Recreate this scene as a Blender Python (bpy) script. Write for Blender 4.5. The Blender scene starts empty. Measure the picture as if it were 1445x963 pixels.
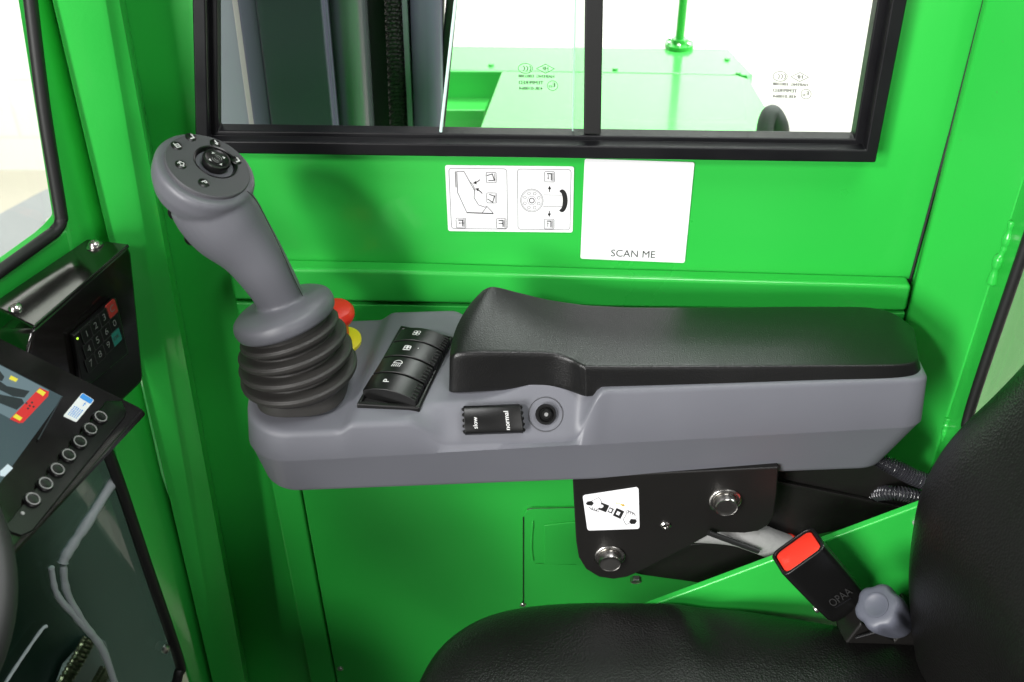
import bpy, bmesh, math, random
from mathutils import Vector as V, Matrix
random.seed(4)
SC = bpy.context.scene
COL = SC.collection
R = math.radians

# ---------------------------------------------------------------- camera
PITCH = R(37); FPX = 1600.0
CAM = V((0, -.728, .492))
FWD = V((0, math.cos(PITCH), -math.sin(PITCH))); UP = V((0, math.sin(PITCH), math.cos(PITCH))); RT = V((1, 0, 0))
cd = bpy.data.cameras.new('camera'); co = bpy.data.objects.new('camera', cd); COL.objects.link(co)
co.location = CAM; co.rotation_euler = (R(90) - PITCH, 0, 0)
cd.sensor_width = 36; cd.lens = 36 * FPX / 1445; cd.clip_start = .01; cd.clip_end = 60
cd.dof.use_dof = True; cd.dof.focus_distance = .80; cd.dof.aperture_fstop = 13
SC.camera = co
# ---------------------------------------------------------------- world, lamps, exposure
w = bpy.data.worlds.new('World'); SC.world = w; w.use_nodes = True
bg = w.node_tree.nodes['Background']; bg.inputs[0].default_value = (.92, .96, 1, 1); bg.inputs[1].default_value = .07
def lamp(name, loc, target, size, power, col=(1, 1, 1), sy=None):
    l = bpy.data.lights.new(name, 'AREA'); l.energy = power; l.color = col; l.size = size
    if sy: l.shape = 'RECTANGLE'; l.size_y = sy
    o = bpy.data.objects.new(name, l); COL.objects.link(o); o.location = loc
    o.rotation_euler = (V(target) - V(loc)).to_track_quat('-Z', 'Y').to_euler()
    return o
lamp('key_lamp', (-1.15, -1.62, 1.35), (0, -.05, 0), .24, 35, (1, .98, .95))
lamp('door_lamp', (-1.18, -1.95, .36), (.1, 0, -.15), .85, 74, (1, .99, .97))
lamp('fill_lamp', (.9, -1.8, .35), (.25, 0, -.15), .7, 6.5, (1, .99, .97), .6)
lamp('roof_lamp', (.32, -.42, 1.05), (.25, -.10, 0), .45, 8.5, (1, 1, 1), .4)
lamp('ceiling_lamp', (.1, 1.5, 2.6), (.1, 1.2, 0), 1.6, 110, (1, 1, 1), 1.2)
lamp('wall_fill', (.9, 1.2, 1.2), (.7, 2.9, -.6), 1.2, 104, (1, 1, 1), .8)  # added light that burns the outside wall out to white
lamp('side_floor_fill', (2.2, .3, 1.3), (1.6, .3, -1.3), .8, 110, (1, 1, 1))  # added light to brighten the floor seen through the rear window
lamp('wall_fill_front', (-2.2, 1.3, 1.0), (-1.9, 2.9, -.6), .8, 60, (1, .98, .95))  # same added wall light, for the view through the front window
SC.view_settings.view_transform = 'Standard'; SC.view_settings.look = 'None'
SC.view_settings.exposure = -.1; SC.view_settings.gamma = 1

# ---------------------------------------------------------------- pixel rays -> points on real planes
def ray(u, v):
    return RT * ((u - 722.5) / FPX) + UP * (-(v - 481.5) / FPX) + FWD
def P(u, v, Y=0.0):
    d = ray(u, v); return CAM + d * ((Y - CAM.y) / d.y)
def PX(u, v, X):
    d = ray(u, v); return CAM + d * ((X - CAM.x) / d.x)
def PZ(u, v, Z):
    d = ray(u, v); return CAM + d * ((Z - CAM.z) / d.z)
def PT(u, v, t): return CAM + ray(u, v) * t
def PL(u, v, p, n):
    d = ray(u, v); return CAM + d * ((p - CAM).dot(n) / d.dot(n))
YAW = .056
def PW(u, v, wv):                       # plane of the (slightly yawed) console
    n = V((-YAW, 1, 0)); return PL(u, v, V((-.15, wv, 0)), n)
def sm(a, b, x):
    t = max(0, min(1, (x - a) / (b - a))); return t * t * (3 - 2 * t)
def lerp(a, b, t): return a + (b - a) * t

# ---------------------------------------------------------------- materials
def mat(name, col, rough=.5, metal=0, coat=0, bump=0, bscale=300, var=.0, vscale=8, spec=.5, vor=False, detail=3, rvar=0):
    m = bpy.data.materials.new(name); m.use_nodes = True; nt = m.node_tree; b = nt.nodes['Principled BSDF']
    b.inputs['Base Color'].default_value = (*col, 1); b.inputs['Roughness'].default_value = rough
    b.inputs['Metallic'].default_value = metal; b.inputs['Coat Weight'].default_value = coat
    b.inputs['Coat Roughness'].default_value = .08; b.inputs['Specular IOR Level'].default_value = spec
    tc = nt.nodes.new('ShaderNodeTexCoord')
    if var or rvar:
        n = nt.nodes.new('ShaderNodeTexNoise'); n.inputs['Scale'].default_value = vscale; n.inputs['Detail'].default_value = 6
        nt.links.new(tc.outputs['Object'], n.inputs['Vector'])
        if var:
            mx = nt.nodes.new('ShaderNodeMixRGB'); mx.inputs[1].default_value = tuple(c * (1 - var) for c in col) + (1,)
            mx.inputs[2].default_value = tuple(min(1, c * (1 + var)) for c in col) + (1,)
            nt.links.new(n.outputs['Fac'], mx.inputs[0]); nt.links.new(mx.outputs[0], b.inputs['Base Color'])
        if rvar:
            mr = nt.nodes.new('ShaderNodeMapRange'); mr.inputs[1].default_value = .3; mr.inputs[2].default_value = .7
            mr.inputs[3].default_value = max(0, rough - rvar); mr.inputs[4].default_value = rough + rvar
            nt.links.new(n.outputs['Fac'], mr.inputs[0]); nt.links.new(mr.outputs[0], b.inputs['Roughness'])
    if bump:
        if vor:
            t = nt.nodes.new('ShaderNodeTexVoronoi'); t.inputs['Scale'].default_value = bscale; out = t.outputs['Distance']
        else:
            t = nt.nodes.new('ShaderNodeTexNoise'); t.inputs['Scale'].default_value = bscale
            t.inputs['Detail'].default_value = detail; out = t.outputs['Fac']
        nt.links.new(tc.outputs['Object'], t.inputs['Vector'])
        bp = nt.nodes.new('ShaderNodeBump'); bp.inputs['Strength'].default_value = bump; bp.inputs['Distance'].default_value = .22 / bscale
        nt.links.new(out, bp.inputs['Height']); nt.links.new(bp.outputs[0], b.inputs['Normal'])
    return m
def emis(name, col, s):
    m = mat(name, (.02, .02, .02), .2); b = m.node_tree.nodes['Principled BSDF']
    b.inputs['Emission Color'].default_value = (*col, 1); b.inputs['Emission Strength'].default_value = s; return m
def glassmat(name, tint, refl=1.0):
    m = bpy.data.materials.new(name); m.use_nodes = True; nt = m.node_tree; nt.nodes.clear()
    o = nt.nodes.new('ShaderNodeOutputMaterial'); t = nt.nodes.new('ShaderNodeBsdfTransparent'); g = nt.nodes.new('ShaderNodeBsdfGlossy')
    t.inputs[0].default_value = (*tint, 1); g.inputs['Roughness'].default_value = .01
    f = nt.nodes.new('ShaderNodeLayerWeight'); f.inputs[0].default_value = .5   # Schlick, the same from both sides
    pw = nt.nodes.new('ShaderNodeMath'); pw.operation = 'POWER'; pw.inputs[1].default_value = 5; nt.links.new(f.outputs['Facing'], pw.inputs[0])
    ma = nt.nodes.new('ShaderNodeMath'); ma.operation = 'MULTIPLY_ADD'; ma.inputs[1].default_value = .96; ma.inputs[2].default_value = .04; nt.links.new(pw.outputs[0], ma.inputs[0])
    mx = nt.nodes.new('ShaderNodeMixShader'); ml = nt.nodes.new('ShaderNodeMath'); ml.operation = 'MULTIPLY'; ml.inputs[1].default_value = refl
    nt.links.new(ma.outputs[0], ml.inputs[0]); nt.links.new(ml.outputs[0], mx.inputs[0])
    nt.links.new(t.outputs[0], mx.inputs[1]); nt.links.new(g.outputs[0], mx.inputs[2]); nt.links.new(mx.outputs[0], o.inputs[0])
    return m
GREEN = mat('green_paint', (.025, .43, .052), .34, coat=.35, bump=.10, bscale=260, var=.07, vscale=7, rvar=.10)
GREY = mat('grey_plastic', (.124, .127, .146), .50, bump=.12, bscale=900, var=.05, vscale=14, rvar=.06)
GRIP = mat('grip_plastic', (.100, .102, .116), .46, bump=.10, bscale=1100, var=.04, vscale=20)
PLATE = mat('dark_grey_plastic', (.060, .060, .066), .5, bump=.12, bscale=1200)
PAD = mat('grained_black_pad', (.006, .006, .006), .34, spec=.42, bump=1.0, bscale=1050, rvar=.05, vscale=20, detail=2)
RUB = mat('black_rubber', (.026, .0245, .023), .54, bump=.15, bscale=500, var=.2, vscale=30)
SEAL = mat('seal_rubber', (.006, .006, .006), .55)
BPLA = mat('black_switch_plastic', (.005, .005, .005), .32, spec=.4, bump=.12, bscale=1500)
POWD = mat('black_powder_coat', (.007, .0065, .006), .46, spec=.35, bump=.35, bscale=1200, detail=2, rvar=.05)
ALU = mat('black_anodised', (.004, .004, .005), .42, spec=.28, bump=.04, bscale=300, rvar=.08, vscale=25)
GLOSS = mat('gloss_black', (.005, .0045, .004), .16, coat=.25, rvar=.04, vscale=30)
LEATH = mat('black_leather', (.006, .0057, .0055), .34, spec=.42, bump=.8, bscale=620, vor=True, rvar=.06, vscale=20)
STEEL = mat('polished_steel', (.50, .485, .46), .24, metal=1, bump=.05, bscale=800)
ZINC = mat('zinc_steel', (.55, .55, .52), .32, metal=1, bump=.15, bscale=400)
WHITE = mat('white_vinyl', (.80, .80, .82), .38, var=.02, vscale=30)
INK = mat('black_ink', (.012, .012, .012), .5)
GINK = mat('grey_ink', (.20, .20, .20), .5)
WINK = mat('white_print', (.58, .58, .58), .5)
DINK = mat('faint_print', (.030, .030, .030), .4)
ETCH = mat('etched_grey', (.04, .04, .04), .8, spec=.1)
YEL = mat('yellow_print', (.85, .55, .02), .5)
RED = mat('red_plastic', (.75, .035, .018), .35, bump=.05, bscale=600)
YPL = mat('yellow_plastic', (.70, .62, .02), .4)
BLUE = mat('blue_print', (.05, .28, .75), .5)
SLATE = mat('slate_paint', (.092, .092, .135), .45, coat=.0, spec=.3, bump=.06, bscale=120, var=.12, vscale=6, rvar=.1)
SLATEL = mat('blue_grey_paint', (.15, .16, .19), .4, var=.08, vscale=5)
SILV = mat('bare_metal_strip', (.30, .28, .28), .5, metal=.0, bump=.3, bscale=300)
CHROME = mat('chrome_rod', (.16, .17, .19), .25, metal=.55)
DARK = mat('greasy_black', (.008, .008, .007), .5, bump=.3, bscale=200)
CHAIN = mat('chain_steel', (.20, .18, .12), .35, metal=.9, bump=.3, bscale=400)
GLASS = glassmat('window_glass', (.93, .97, .94))
GLASSD = glassmat('lower_window_glass', (.55, .66, .62), .8)
EDGE = mat('glass_edge', (.55, .72, .68), .2)
SILI = mat('grey_sealant', (.33, .37, .385), .5, bump=.5, bscale=120)
KNOBG = mat('knob_grey', (.085, .09, .115), .45, bump=.08, bscale=900)
STRUT = mat('light_grey_sleeve', (.24, .24, .235), .6, bump=.8, bscale=420, var=.2, vscale=60)
PALE = mat('white_brick_paint', (.80, .79, .77), .6)
FLOOR = mat('showroom_floor_resin', (.50, .45, .38), .5, var=.15, vscale=3)
FEND = mat('grey_fender_steel', (.22, .22, .23), .45, var=.1, vscale=10)
SCR = emis('screen_slate', (.045, .085, .10), .9)
SCRL = emis('screen_grey_blue', (.16, .24, .27), .9)
SCRD = emis('screen_dark', (.012, .022, .026), .9)
SRED = emis('screen_red', (.75, .02, .02), .95)
SYEL = emis('screen_yellow', (.95, .85, .05), .95)
SWHT = emis('screen_white', (.7, .85, .9), .95)
LEDG = emis('green_led', (.5, 1, .05), 1.5)
# fine specks of dust and overspray in the green paint
nt = GREEN.node_tree; b_ = nt.nodes['Principled BSDF']; old = b_.inputs['Base Color'].links[0].from_socket
n1 = nt.nodes.new('ShaderNodeTexNoise'); n1.inputs['Scale'].default_value = 420; n1.inputs['Detail'].default_value = 2
n2 = nt.nodes.new('ShaderNodeTexNoise'); n2.inputs['Scale'].default_value = 9; n2.inputs['Detail'].default_value = 4
tc = nt.nodes.new('ShaderNodeTexCoord'); nt.links.new(tc.outputs['Object'], n1.inputs[0]); nt.links.new(tc.outputs['Object'], n2.inputs[0])
r1 = nt.nodes.new('ShaderNodeMapRange'); r1.inputs[1].default_value = .70; r1.inputs[2].default_value = .76; nt.links.new(n1.outputs['Fac'], r1.inputs[0])
r2 = nt.nodes.new('ShaderNodeMapRange'); r2.inputs[1].default_value = .48; r2.inputs[2].default_value = .62; r2.inputs[4].default_value = .55; nt.links.new(n2.outputs['Fac'], r2.inputs[0])
ml = nt.nodes.new('ShaderNodeMath'); ml.operation = 'MULTIPLY'; nt.links.new(r1.outputs[0], ml.inputs[0]); nt.links.new(r2.outputs[0], ml.inputs[1])
mx = nt.nodes.new('ShaderNodeMixRGB'); mx.inputs[2].default_value = (.10, .22, .08, 1); nt.links.new(ml.outputs[0], mx.inputs[0]); nt.links.new(old, mx.inputs[1]); nt.links.new(mx.outputs[0], b_.inputs['Base Color'])
# brick courses on the white wall
nt = PALE.node_tree; br = nt.nodes.new('ShaderNodeTexBrick'); tc = nt.nodes.new('ShaderNodeTexCoord'); mp = nt.nodes.new('ShaderNodeMapping')
mp.inputs['Rotation'].default_value = (R(90), 0, 0)
br.inputs['Color1'].default_value = (.80, .79, .77, 1); br.inputs['Color2'].default_value = (.77, .76, .74, 1); br.inputs['Mortar'].default_value = (.70, .69, .67, 1)
br.inputs['Scale'].default_value = 1; br.inputs['Mortar Size'].default_value = .006; br.inputs['Brick Width'].default_value = .40; br.inputs['Row Height'].default_value = .20
nt.links.new(tc.outputs['Object'], mp.inputs[0]); nt.links.new(mp.outputs[0], br.inputs[0]); nt.links.new(br.outputs[0], nt.nodes['Principled BSDF'].inputs['Base Color'])

# ---------------------------------------------------------------- object helpers
ORG = {}
def thing(name, label, cat, loc, group=None):
    o = bpy.data.objects.new(name, None); COL.objects.link(o); o.location = loc; o.empty_display_size = .02
    o['label'] = label; o['category'] = cat
    if group: o['group'] = group
    ORG[o.name] = V(loc); return o
def link(name, me, mats, parent=None, label=None):
    if not isinstance(mats, (list, tuple)): mats = [mats]
    for m in mats: me.materials.append(m)
    o = bpy.data.objects.new(name, me); COL.objects.link(o)
    if parent:
        o.parent = parent; org = ORG[parent.name]; ORG[o.name] = org
        me.transform(Matrix.Translation(-org))
    if label: o['label'] = label
    return o
def build(name, verts, faces, m, parent=None, smooth=True, bevel=0, seg=3, sub=0, mi=None, label=None, ang=30, recalc=True):
    me = bpy.data.meshes.new(name); me.from_pydata([tuple(p) for p in verts], [], faces)
    if mi:
        for p, k in zip(me.polygons, mi): p.material_index = k
    if recalc:
        bm = bmesh.new(); bm.from_mesh(me); bmesh.ops.recalc_face_normals(bm, faces=bm.faces); bm.to_mesh(me); bm.free()
    me.update()
    o = link(name, me, m, parent, label)
    if bevel:
        md = o.modifiers.new('bevel', 'BEVEL'); md.width = bevel; md.segments = seg; md.limit_method = 'ANGLE'; md.angle_limit = R(ang); md.harden_normals = True
    if sub:
        md = o.modifiers.new('sub', 'SUBSURF'); md.levels = sub; md.render_levels = sub
    if smooth:
        for p in me.polygons: p.use_smooth = True
        if not bevel and not sub: me.set_sharp_from_angle(angle=R(38))
    return o
class G:
    def __init__(s): s.v = []; s.f = []; s.m = []
    def add(s, vs, fs, k=0):
        b = len(s.v); s.v += [V(p) for p in vs]; s.f += [tuple(b + i for i in f) for f in fs]; s.m += [k] * len(fs); return s
    def prism(s, pts, ext, k=0):
        n = len(pts); pts = [V(p) for p in pts]; e = V(ext)
        return s.add(pts + [p + e for p in pts], [tuple(range(n)), tuple(range(2 * n - 1, n - 1, -1))] + [(i, i + n, (i + 1) % n + n, (i + 1) % n) for i in range(n)], k)
    def loft(s, rings, close=True, cap=True, k=0):
        n = len(rings[0]); vs = [p for r in rings for p in r]; fs = []
        for a in range(len(rings) - 1):
            for i in range(n if close else n - 1):
                j = (i + 1) % n; fs.append((a * n + i, a * n + j, (a + 1) * n + j, (a + 1) * n + i))
        if cap and close: fs += [tuple(range(n - 1, -1, -1)), tuple(range((len(rings) - 1) * n, len(rings) * n))]
        return s.add(vs, fs, k)
    def lathe(s, prof, o, ax, n=32, k=0, cap=True):
        a, b, c = basis(ax); o = V(o)
        return s.loft([[o + c * h + (a * math.cos(t * 2 * math.pi / n) + b * math.sin(t * 2 * math.pi / n)) * r for t in range(n)] for h, r in prof], k=k, cap=cap)
    def tube(s, pts, r, n=12, k=0, flat=None):
        pts = [V(p) for p in pts]; rings = []; up = None
        for i, p in enumerate(pts):
            t = (pts[min(i + 1, len(pts) - 1)] - pts[max(i - 1, 0)]).normalized()
            if up is None: a, b, _ = basis(t)
            else:
                a = (up - t * up.dot(t)).normalized(); b = t.cross(a)
            up = a; rr = r(i / (len(pts) - 1)) if callable(r) else r
            rings.append([p + (a * math.cos(q * 2 * math.pi / n) + b * math.sin(q * 2 * math.pi / n)) * rr for q in range(n)])
        return s.loft(rings, k=k)
    def make(s, name, m, parent=None, **kw): return build(name, s.v, s.f, m, parent, mi=s.m if isinstance(m, (list, tuple)) else None, **kw)
def basis(ax):
    c = V(ax).normalized(); t = V((0, 0, 1)) if abs(c.z) < .9 else V((1, 0, 0))
    a = t.cross(c).normalized(); return a, c.cross(a), c
def cr(pts, n):                          # Catmull-Rom through points
    pts = [V(p) for p in pts]; out = []; L = len(pts) - 1
    for i in range(n):
        s = i / (n - 1) * L; k = min(int(s), L - 1); t = s - k
        p0, p1, p2, p3 = pts[max(k - 1, 0)], pts[k], pts[k + 1], pts[min(k + 2, L)]
        out.append(.5 * ((2 * p1) + (p2 - p0) * t + (2 * p0 - 5 * p1 + 4 * p2 - p3) * t * t + (3 * p1 - p0 - 3 * p2 + p3) * t * t * t))
    return out
def plate(name, px, Y, th, m, parent, bevel=.001, **kw):
    return G().prism([P(u, v, Y) for u, v in px], (0, th, 0)).make(name, m, parent, bevel=bevel, **kw)
def ringframe(outer, inner, th):         # picture-frame mesh from two quads of points
    n = len(outer); e = V((0, th, 0)); v = list(outer) + list(inner) + [p + e for p in outer] + [p + e for p in inner]; f = []
    for i in range(n):
        j = (i + 1) % n
        f += [(i, j, n + j, n + i), (2 * n + i, 3 * n + i, 3 * n + j, 2 * n + j), (i, 2 * n + i, 2 * n + j, j), (n + i, n + j, 3 * n + j, 3 * n + i)]
    return v, f
def rounded(x0, y0, x1, y1, r, n=5):
    out = []
    for cx, cy, a in ((x1 - r, y1 - r, 0), (x0 + r, y1 - r, 90), (x0 + r, y0 + r, 180), (x1 - r, y0 + r, 270)):
        for i in range(n + 1): t = R(a + 90 * i / n); out.append((cx + r * math.cos(t), cy + r * math.sin(t)))
    return out
_tc = {}
def glyphs(s, size, align='CENTER'):
    key = (s, align)
    if key not in _tc:
        c = bpy.data.curves.new('lettering', 'FONT'); c.body = s; c.size = 1; c.align_x = align; c.align_y = 'CENTER'; c.resolution_u = 3; c.fill_mode = 'FRONT'
        o = bpy.data.objects.new('lettering', c); COL.objects.link(o)
        dg = bpy.context.evaluated_depsgraph_get(); me = o.evaluated_get(dg).to_mesh()
        _tc[key] = ([(v.co.x, v.co.y) for v in me.vertices], [tuple(p.vertices) for p in me.polygons])
        bpy.data.objects.remove(o); bpy.data.curves.remove(c)
    vs, fs = _tc[key]; return [(x * size, y * size) for x, y in vs], fs
class Art:                               # flat printed graphics on a surface given by f(a, b, height)
    def __init__(s, f): s.f = f; s.g = G(); s.lay = 0
    def put(s, pts, faces, k, h=0): s.g.add([s.f(a, b, h) for a, b in pts], faces, k)
    def fill(s, pts, k=0, h=0): s.put(pts, [tuple(range(len(pts)))], k, h)
    def rect(s, x0, y0, x1, y1, k=0, h=0, r=0): s.fill(rounded(x0, y0, x1, y1, r) if r else [(x0, y0), (x1, y0), (x1, y1), (x0, y1)], k, h)
    def line(s, pts, wd, k=0, close=False, h=0):
        pts = [V((*p, 0)) for p in pts]; n = len(pts); vs = []
        for i, p in enumerate(pts):
            a = pts[(i - 1) % n] if close or i > 0 else p; b = pts[(i + 1) % n] if close or i < n - 1 else p
            t1 = (p - a); t2 = (b - p)
            t1 = t1.normalized() if t1.length > 1e-9 else t2.normalized(); t2 = t2.normalized() if t2.length > 1e-9 else t1
            t = (t1 + t2); t = t.normalized() if t.length > 1e-6 else t1; nn = V((-t.y, t.x, 0)); q = max(.5, nn.dot(V((-t1.y, t1.x, 0))))
            vs += [(p + nn * wd / 2 / q)[:2], (p - nn * wd / 2 / q)[:2]]
        s.put(vs, [(2 * i, 2 * i + 1, 2 * ((i + 1) % n) + 1, 2 * ((i + 1) % n)) for i in range(n if close else n - 1)], k, h)
    def circ(s, x, y, r, wd=0, k=0, h=0, n=24, ry=None):
        ry = ry or r; pts = [(x + r * math.cos(i * 2 * math.pi / n), y + ry * math.sin(i * 2 * math.pi / n)) for i in range(n)]
        s.line(pts, wd, k, True, h) if wd else s.fill(pts, k, h)
    def text(s, t, x, y, size, k=0, h=0, rot=0, align='CENTER', sx=1, bold=0):
        vs, fs = glyphs(t, size, align); c, n = math.cos(rot), math.sin(rot)
        for dx in ((-bold, bold) if bold else (0,)):
            s.put([(x + (a * sx + dx) * c - b * n, y + (a * sx + dx) * n + b * c) for a, b in vs], fs, k, h + (dx > 0) * .00003)
    def arrow(s, x0, y0, x1, y1, wd, hd, k=0):
        d = V((x1 - x0, y1 - y0, 0)).normalized(); n = V((-d.y, d.x, 0)); e = V((x1, y1, 0)); b = e - d * hd
        s.line([(x0, y0), (b + d * hd * .3)[:2]], wd, k); s.fill([e[:2], (b + n * hd * .5)[:2], (b - n * hd * .5)[:2]], k)
    def make(s, name, mats, parent, label=None): return build(name, s.g.v, s.g.f, mats, parent, smooth=False, mi=s.g.m, recalc=False, label=label)
def quadmap(c00, c10, c11, c01, W, H, off, n=None):
    c00, c10, c11, c01 = map(V, (c00, c10, c11, c01)); nn = V(n) if n else (c10 - c00).cross(c01 - c00).normalized()
    def f(a, b, h=0):
        a /= W; b /= H; return (c00 * (1 - a) + c10 * a) * (1 - b) + (c01 * (1 - a) + c11 * a) * b + nn * (off + h)
    return f

# ================================================================ SETTING
def struct(name, g, m):
    o = g.make(name, m, smooth=False); o['kind'] = 'structure'; return o
ZF = -1.32
struct('showroom_wall', G().prism([(-7, 2.62, ZF), (7, 2.62, ZF), (7, 2.62, 2.2), (-7, 2.62, 2.2)], (0, .15, 0)), PALE)
struct('showroom_floor', G().prism([(-7, -3, ZF), (7, -3, ZF), (7, 2.8, ZF), (-7, 2.8, ZF)], (0, 0, -.1)), FLOOR)

# ================================================================ CAB SHELL
cab = thing('forklift_cab', 'bright green painted steel cab side with pillars, lower panels and a black framed window', 'vehicle cab', (0, 0, -.62))
def lineu(a, b, v): return a[0] + (b[0] - a[0]) * (v - a[1]) / (b[1] - a[1])
TOPV = -260
FO = [(lineu((271, 0), (276, 217), TOPV), TOPV), (276, 217), (1236, 230.5), (lineu((1281, 0), (1236, 230.5), TOPV), TOPV)]
FM = [(lineu((290, 0), (294, 199), TOPV + 25), TOPV + 25), (294, 199), (1222, 212), (lineu((1259, 0), (1222, 212), TOPV + 25), TOPV + 25)]
FI = [(lineu((307, 0), (308, 185), TOPV + 50), TOPV + 50), (308, 185), (1206, 197), (lineu((1239, 0), (1206, 197), TOPV + 50), TOPV + 50)]
hole = [P(u, v, 0) for u, v in FM]
outer = [V((-.278, 0, .62)), V((-.292, 0, -.62)), V((.42, 0, -.62)), V((.42, 0, .62))]
v_, f_ = ringframe(outer, hole, .02)
build('side_wall', v_, f_, GREEN, cab, bevel=.002)
# lower panels stand 12 mm proud of the wall
YL = -.012
def seamu(v): return lineu((425, 692), (475, 963), v)
def leftu(v): return lineu((320, 375), (438, 963), v)
rail = [(leftu(380), 378.5), (560, 383), (860, 392), (1287, 404), (1279, 440), (860, 434.5), (560, 428), (leftu(426), 424)]
plate('upper_rail', rail, YL - .002, .014, GREEN, cab, bevel=.003, seg=4)
strip = [(leftu(427.5), 426), (seamu(427) - 1.5, 428), (seamu(1015) - 1.5, 1015), (leftu(1015), 1015)]
plate('edge_strip', strip, YL, .012, GREEN, cab, bevel=.0025)
main = [(seamu(430) + 1, 428), (860, 436.5), (1278, 442), (1230, 640), (1160, 1015), (seamu(1015) + 1, 1015)]
plate('lower_panel', main, YL, .012, GREEN, cab, bevel=.0012)
hat = [(740, 1000), (738, 860), (738, 732), (740, 724), (744, 720), (751, 718), (900, 716), (1100, 712), (1100, 1000)]
plate('access_hatch', hat, YL - .003, .003, GREEN, cab, bevel=.0008)
g = G()
g.prism([P(u, v, YL - .0045) for u, v in ((768, 742), (800, 738), (900, 734), (900, 795), (768, 797))], (0, .0015, 0))
g.make('hatch_stiffener', GREEN, cab, bevel=.0012, seg=4)
g = G(); g.tube([P(738.5, y, YL - .0035) for y in (730, 790, 856)], .0006, 6)
g.tube([P(u, v, YL - .0035) for u, v in ((744, 719.3), (751, 717.6), (830, 716.5))], .0004, 6)
g.make('hatch_gap', SEAL, cab)
g = G(); g.tube([P(lineu((755, 0), (812, 1), 0) + q * 57, 796.5 + q, YL - .0045) for q in (0, .5, 1)], .0005, 6)
g.make('hatch_crease', GREEN, cab)
for (u, v, r) in ((480, 943, .0028), (738, 853, .0028)):
    g = G(); o_ = P(u, v, YL - .003 if u > 600 else YL); g.lathe([(0, r), (.0012, r), (.002, r * .7), (.002, 0.0001)], o_, (0, -1, 0), 20); g.make('panel_screw', ZINC, cab)
# pillars: columns of (pixel rows) with their own depth
def column(rows, Y): return [P(u, v, Y) for u, v in rows]
def vert(u, v, Y):                       # a true vertical through one pixel
    p = P(u, v, Y); return p.x, p.y
def pillar(name, plan, z0, z1, parent, bevel):
    return G().loft([[V((x, y, z)) for x, y in plan] for z in (z0, z1)]).make(name, GREEN, parent, bevel=bevel, seg=4)
def leanpillar(name, cols, parent, bevel):
    top = []; bot = []
    for (a, b, Y) in cols:
        p, q = P(*a, Y), P(*b, Y); d = (q - p) / (q.z - p.z); top.append(p + d * (.6 - p.z)); bot.append(p + d * (-.62 - p.z))
    return G().loft([bot, top]).make(name, GREEN, parent, bevel=bevel, seg=4)
leanpillar('front_pillar', [((74, 0), (281, 880), -.074), ((140, 0), (310, 963), -.066), ((168, 0), (346, 963), -.052), ((176, 0), (352, 963), -.001), ((60, 0), (300, 963), -.001)], cab, .006)
leanpillar('rear_pillar', [((1387, 0), (1276, 448), -.001), ((1392, 0), (1280, 448), -.018), ((1412, 0), (1306, 420), -.030), ((1426, 315), (1338, 587), -.080), ((1432, 315), (1346, 587), -.074), ((1500, 315), (1430, 587), -.001)], cab, .006)
leanpillar('rear_flange', [((1420, 315), (1333, 587), -.070), ((1430, 315), (1343, 587), -.083), ((1458, 315), (1364, 587), -.112), ((1468, 315), (1372, 587), -.108), ((1460, 315), (1372, 587), -.060)], cab, .002)
g = G(); g.tube([P(u, v, -.0006) for u, v in ((330, 371), (700, 378), (1000, 386), (1286, 396.5))], lambda t: .0006 + .0008 * t, 6)
g.tube([P(u, v, -.0006) for u, v in ((203, 372.5), (228, 373.5))], .0006, 6)
g.make('panel_gap', SEAL, cab)
g = G(); g.tube([P(u, v, -.0012) for u, v in ((1452, -220), (1389, 0), (1343, 180), (1284, 397), (1270, 470))], .0011, 6)
g.make('pillar_gap', SEAL, cab)
G().prism([(-.36, -.02, -.60), (.42, -.02, -.60), (.42, -1.2, -.60), (-.5, -1.2, -.60)], (0, 0, -.02)).make('cab_floor', DARK, cab)
# weld beads
def weld(pxs, Y, r, n=26):
    pts = cr([P(u, v, Y) for u, v in pxs], n); rr = [r * random.uniform(.6, 1.3) for _ in pts]
    return G().tube(pts, lambda t: rr[int(t * (n - 1) + .5)], 8).make('weld_bead', GREEN, cab, sub=1)
weld([(1428, 312), (1420, 345), (1408, 370), (1399, 402)], -.082, .0035)
weld([(1338, 590), (1333, 612), (1331, 640)], -.080, .0025)
weld([(752, 735), (750, 770), (752, 792)], YL - .0035, .0012, 14)
# front plane with its upper and lower windows
QA = P(91, 308, -.085); QD = V((-.43, -.9, 0)).normalized(); QN = V((.9, -.43, 0)).normalized()
def PQ(u, v, off=0): return PL(u, v, QA + QN * off, QN)
AL = [(18, -160), (44, 0), (91, 308), (115, 420), (145, 560), (169, 667), (259, 935), (290, 1030)]
G().prism([PQ(u, v, .0015) for u, v in AL] + [PQ(u + 60, v, .0015) for u, v in AL[::-1]], -QN * .012).make('front_flange', GREEN, cab, bevel=.0025, seg=4)
belt = [PQ(u, v) for u, v in ((106, 290), (104, 312), (92, 326), (80, 337), (-60, 440))]
bz = belt[-1].z
belt += [QA + QD * 1.0 + V((0, 0, bz - QA.z)), QA + QD * 1.0 + V((0, 0, -.60 - QA.z)), QA + QD * .42 + V((0, 0, -.60 - QA.z)), QA + QD * .30 + V((0, 0, -.15 - QA.z))] + [PQ(u, v) for u, v in ((150, 612), (176, 640), (150, 500))]
G().prism(belt, -QN * .02).make('front_belt_panel', GREEN, cab, bevel=.003)
up_path = cr([(36, -60, 0), (60, 140, 0), (84, 290, 0), (86, 312, 0), (78, 326, 0), (60, 340, 0), (-60, 426, 0)], 60)
o = G().tube([PQ(p.x, p.y, .001) for p in up_path], .0042, 10).make('window_seal', SEAL, cab)
G().prism([PQ(u, v, -.004) for u, v in ((38, -200), (84, 305), (76, 328), (-160, 490), (-160, -200))], -QN * .005).make('front_window_pane', GLASS, cab, smooth=False)
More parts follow.
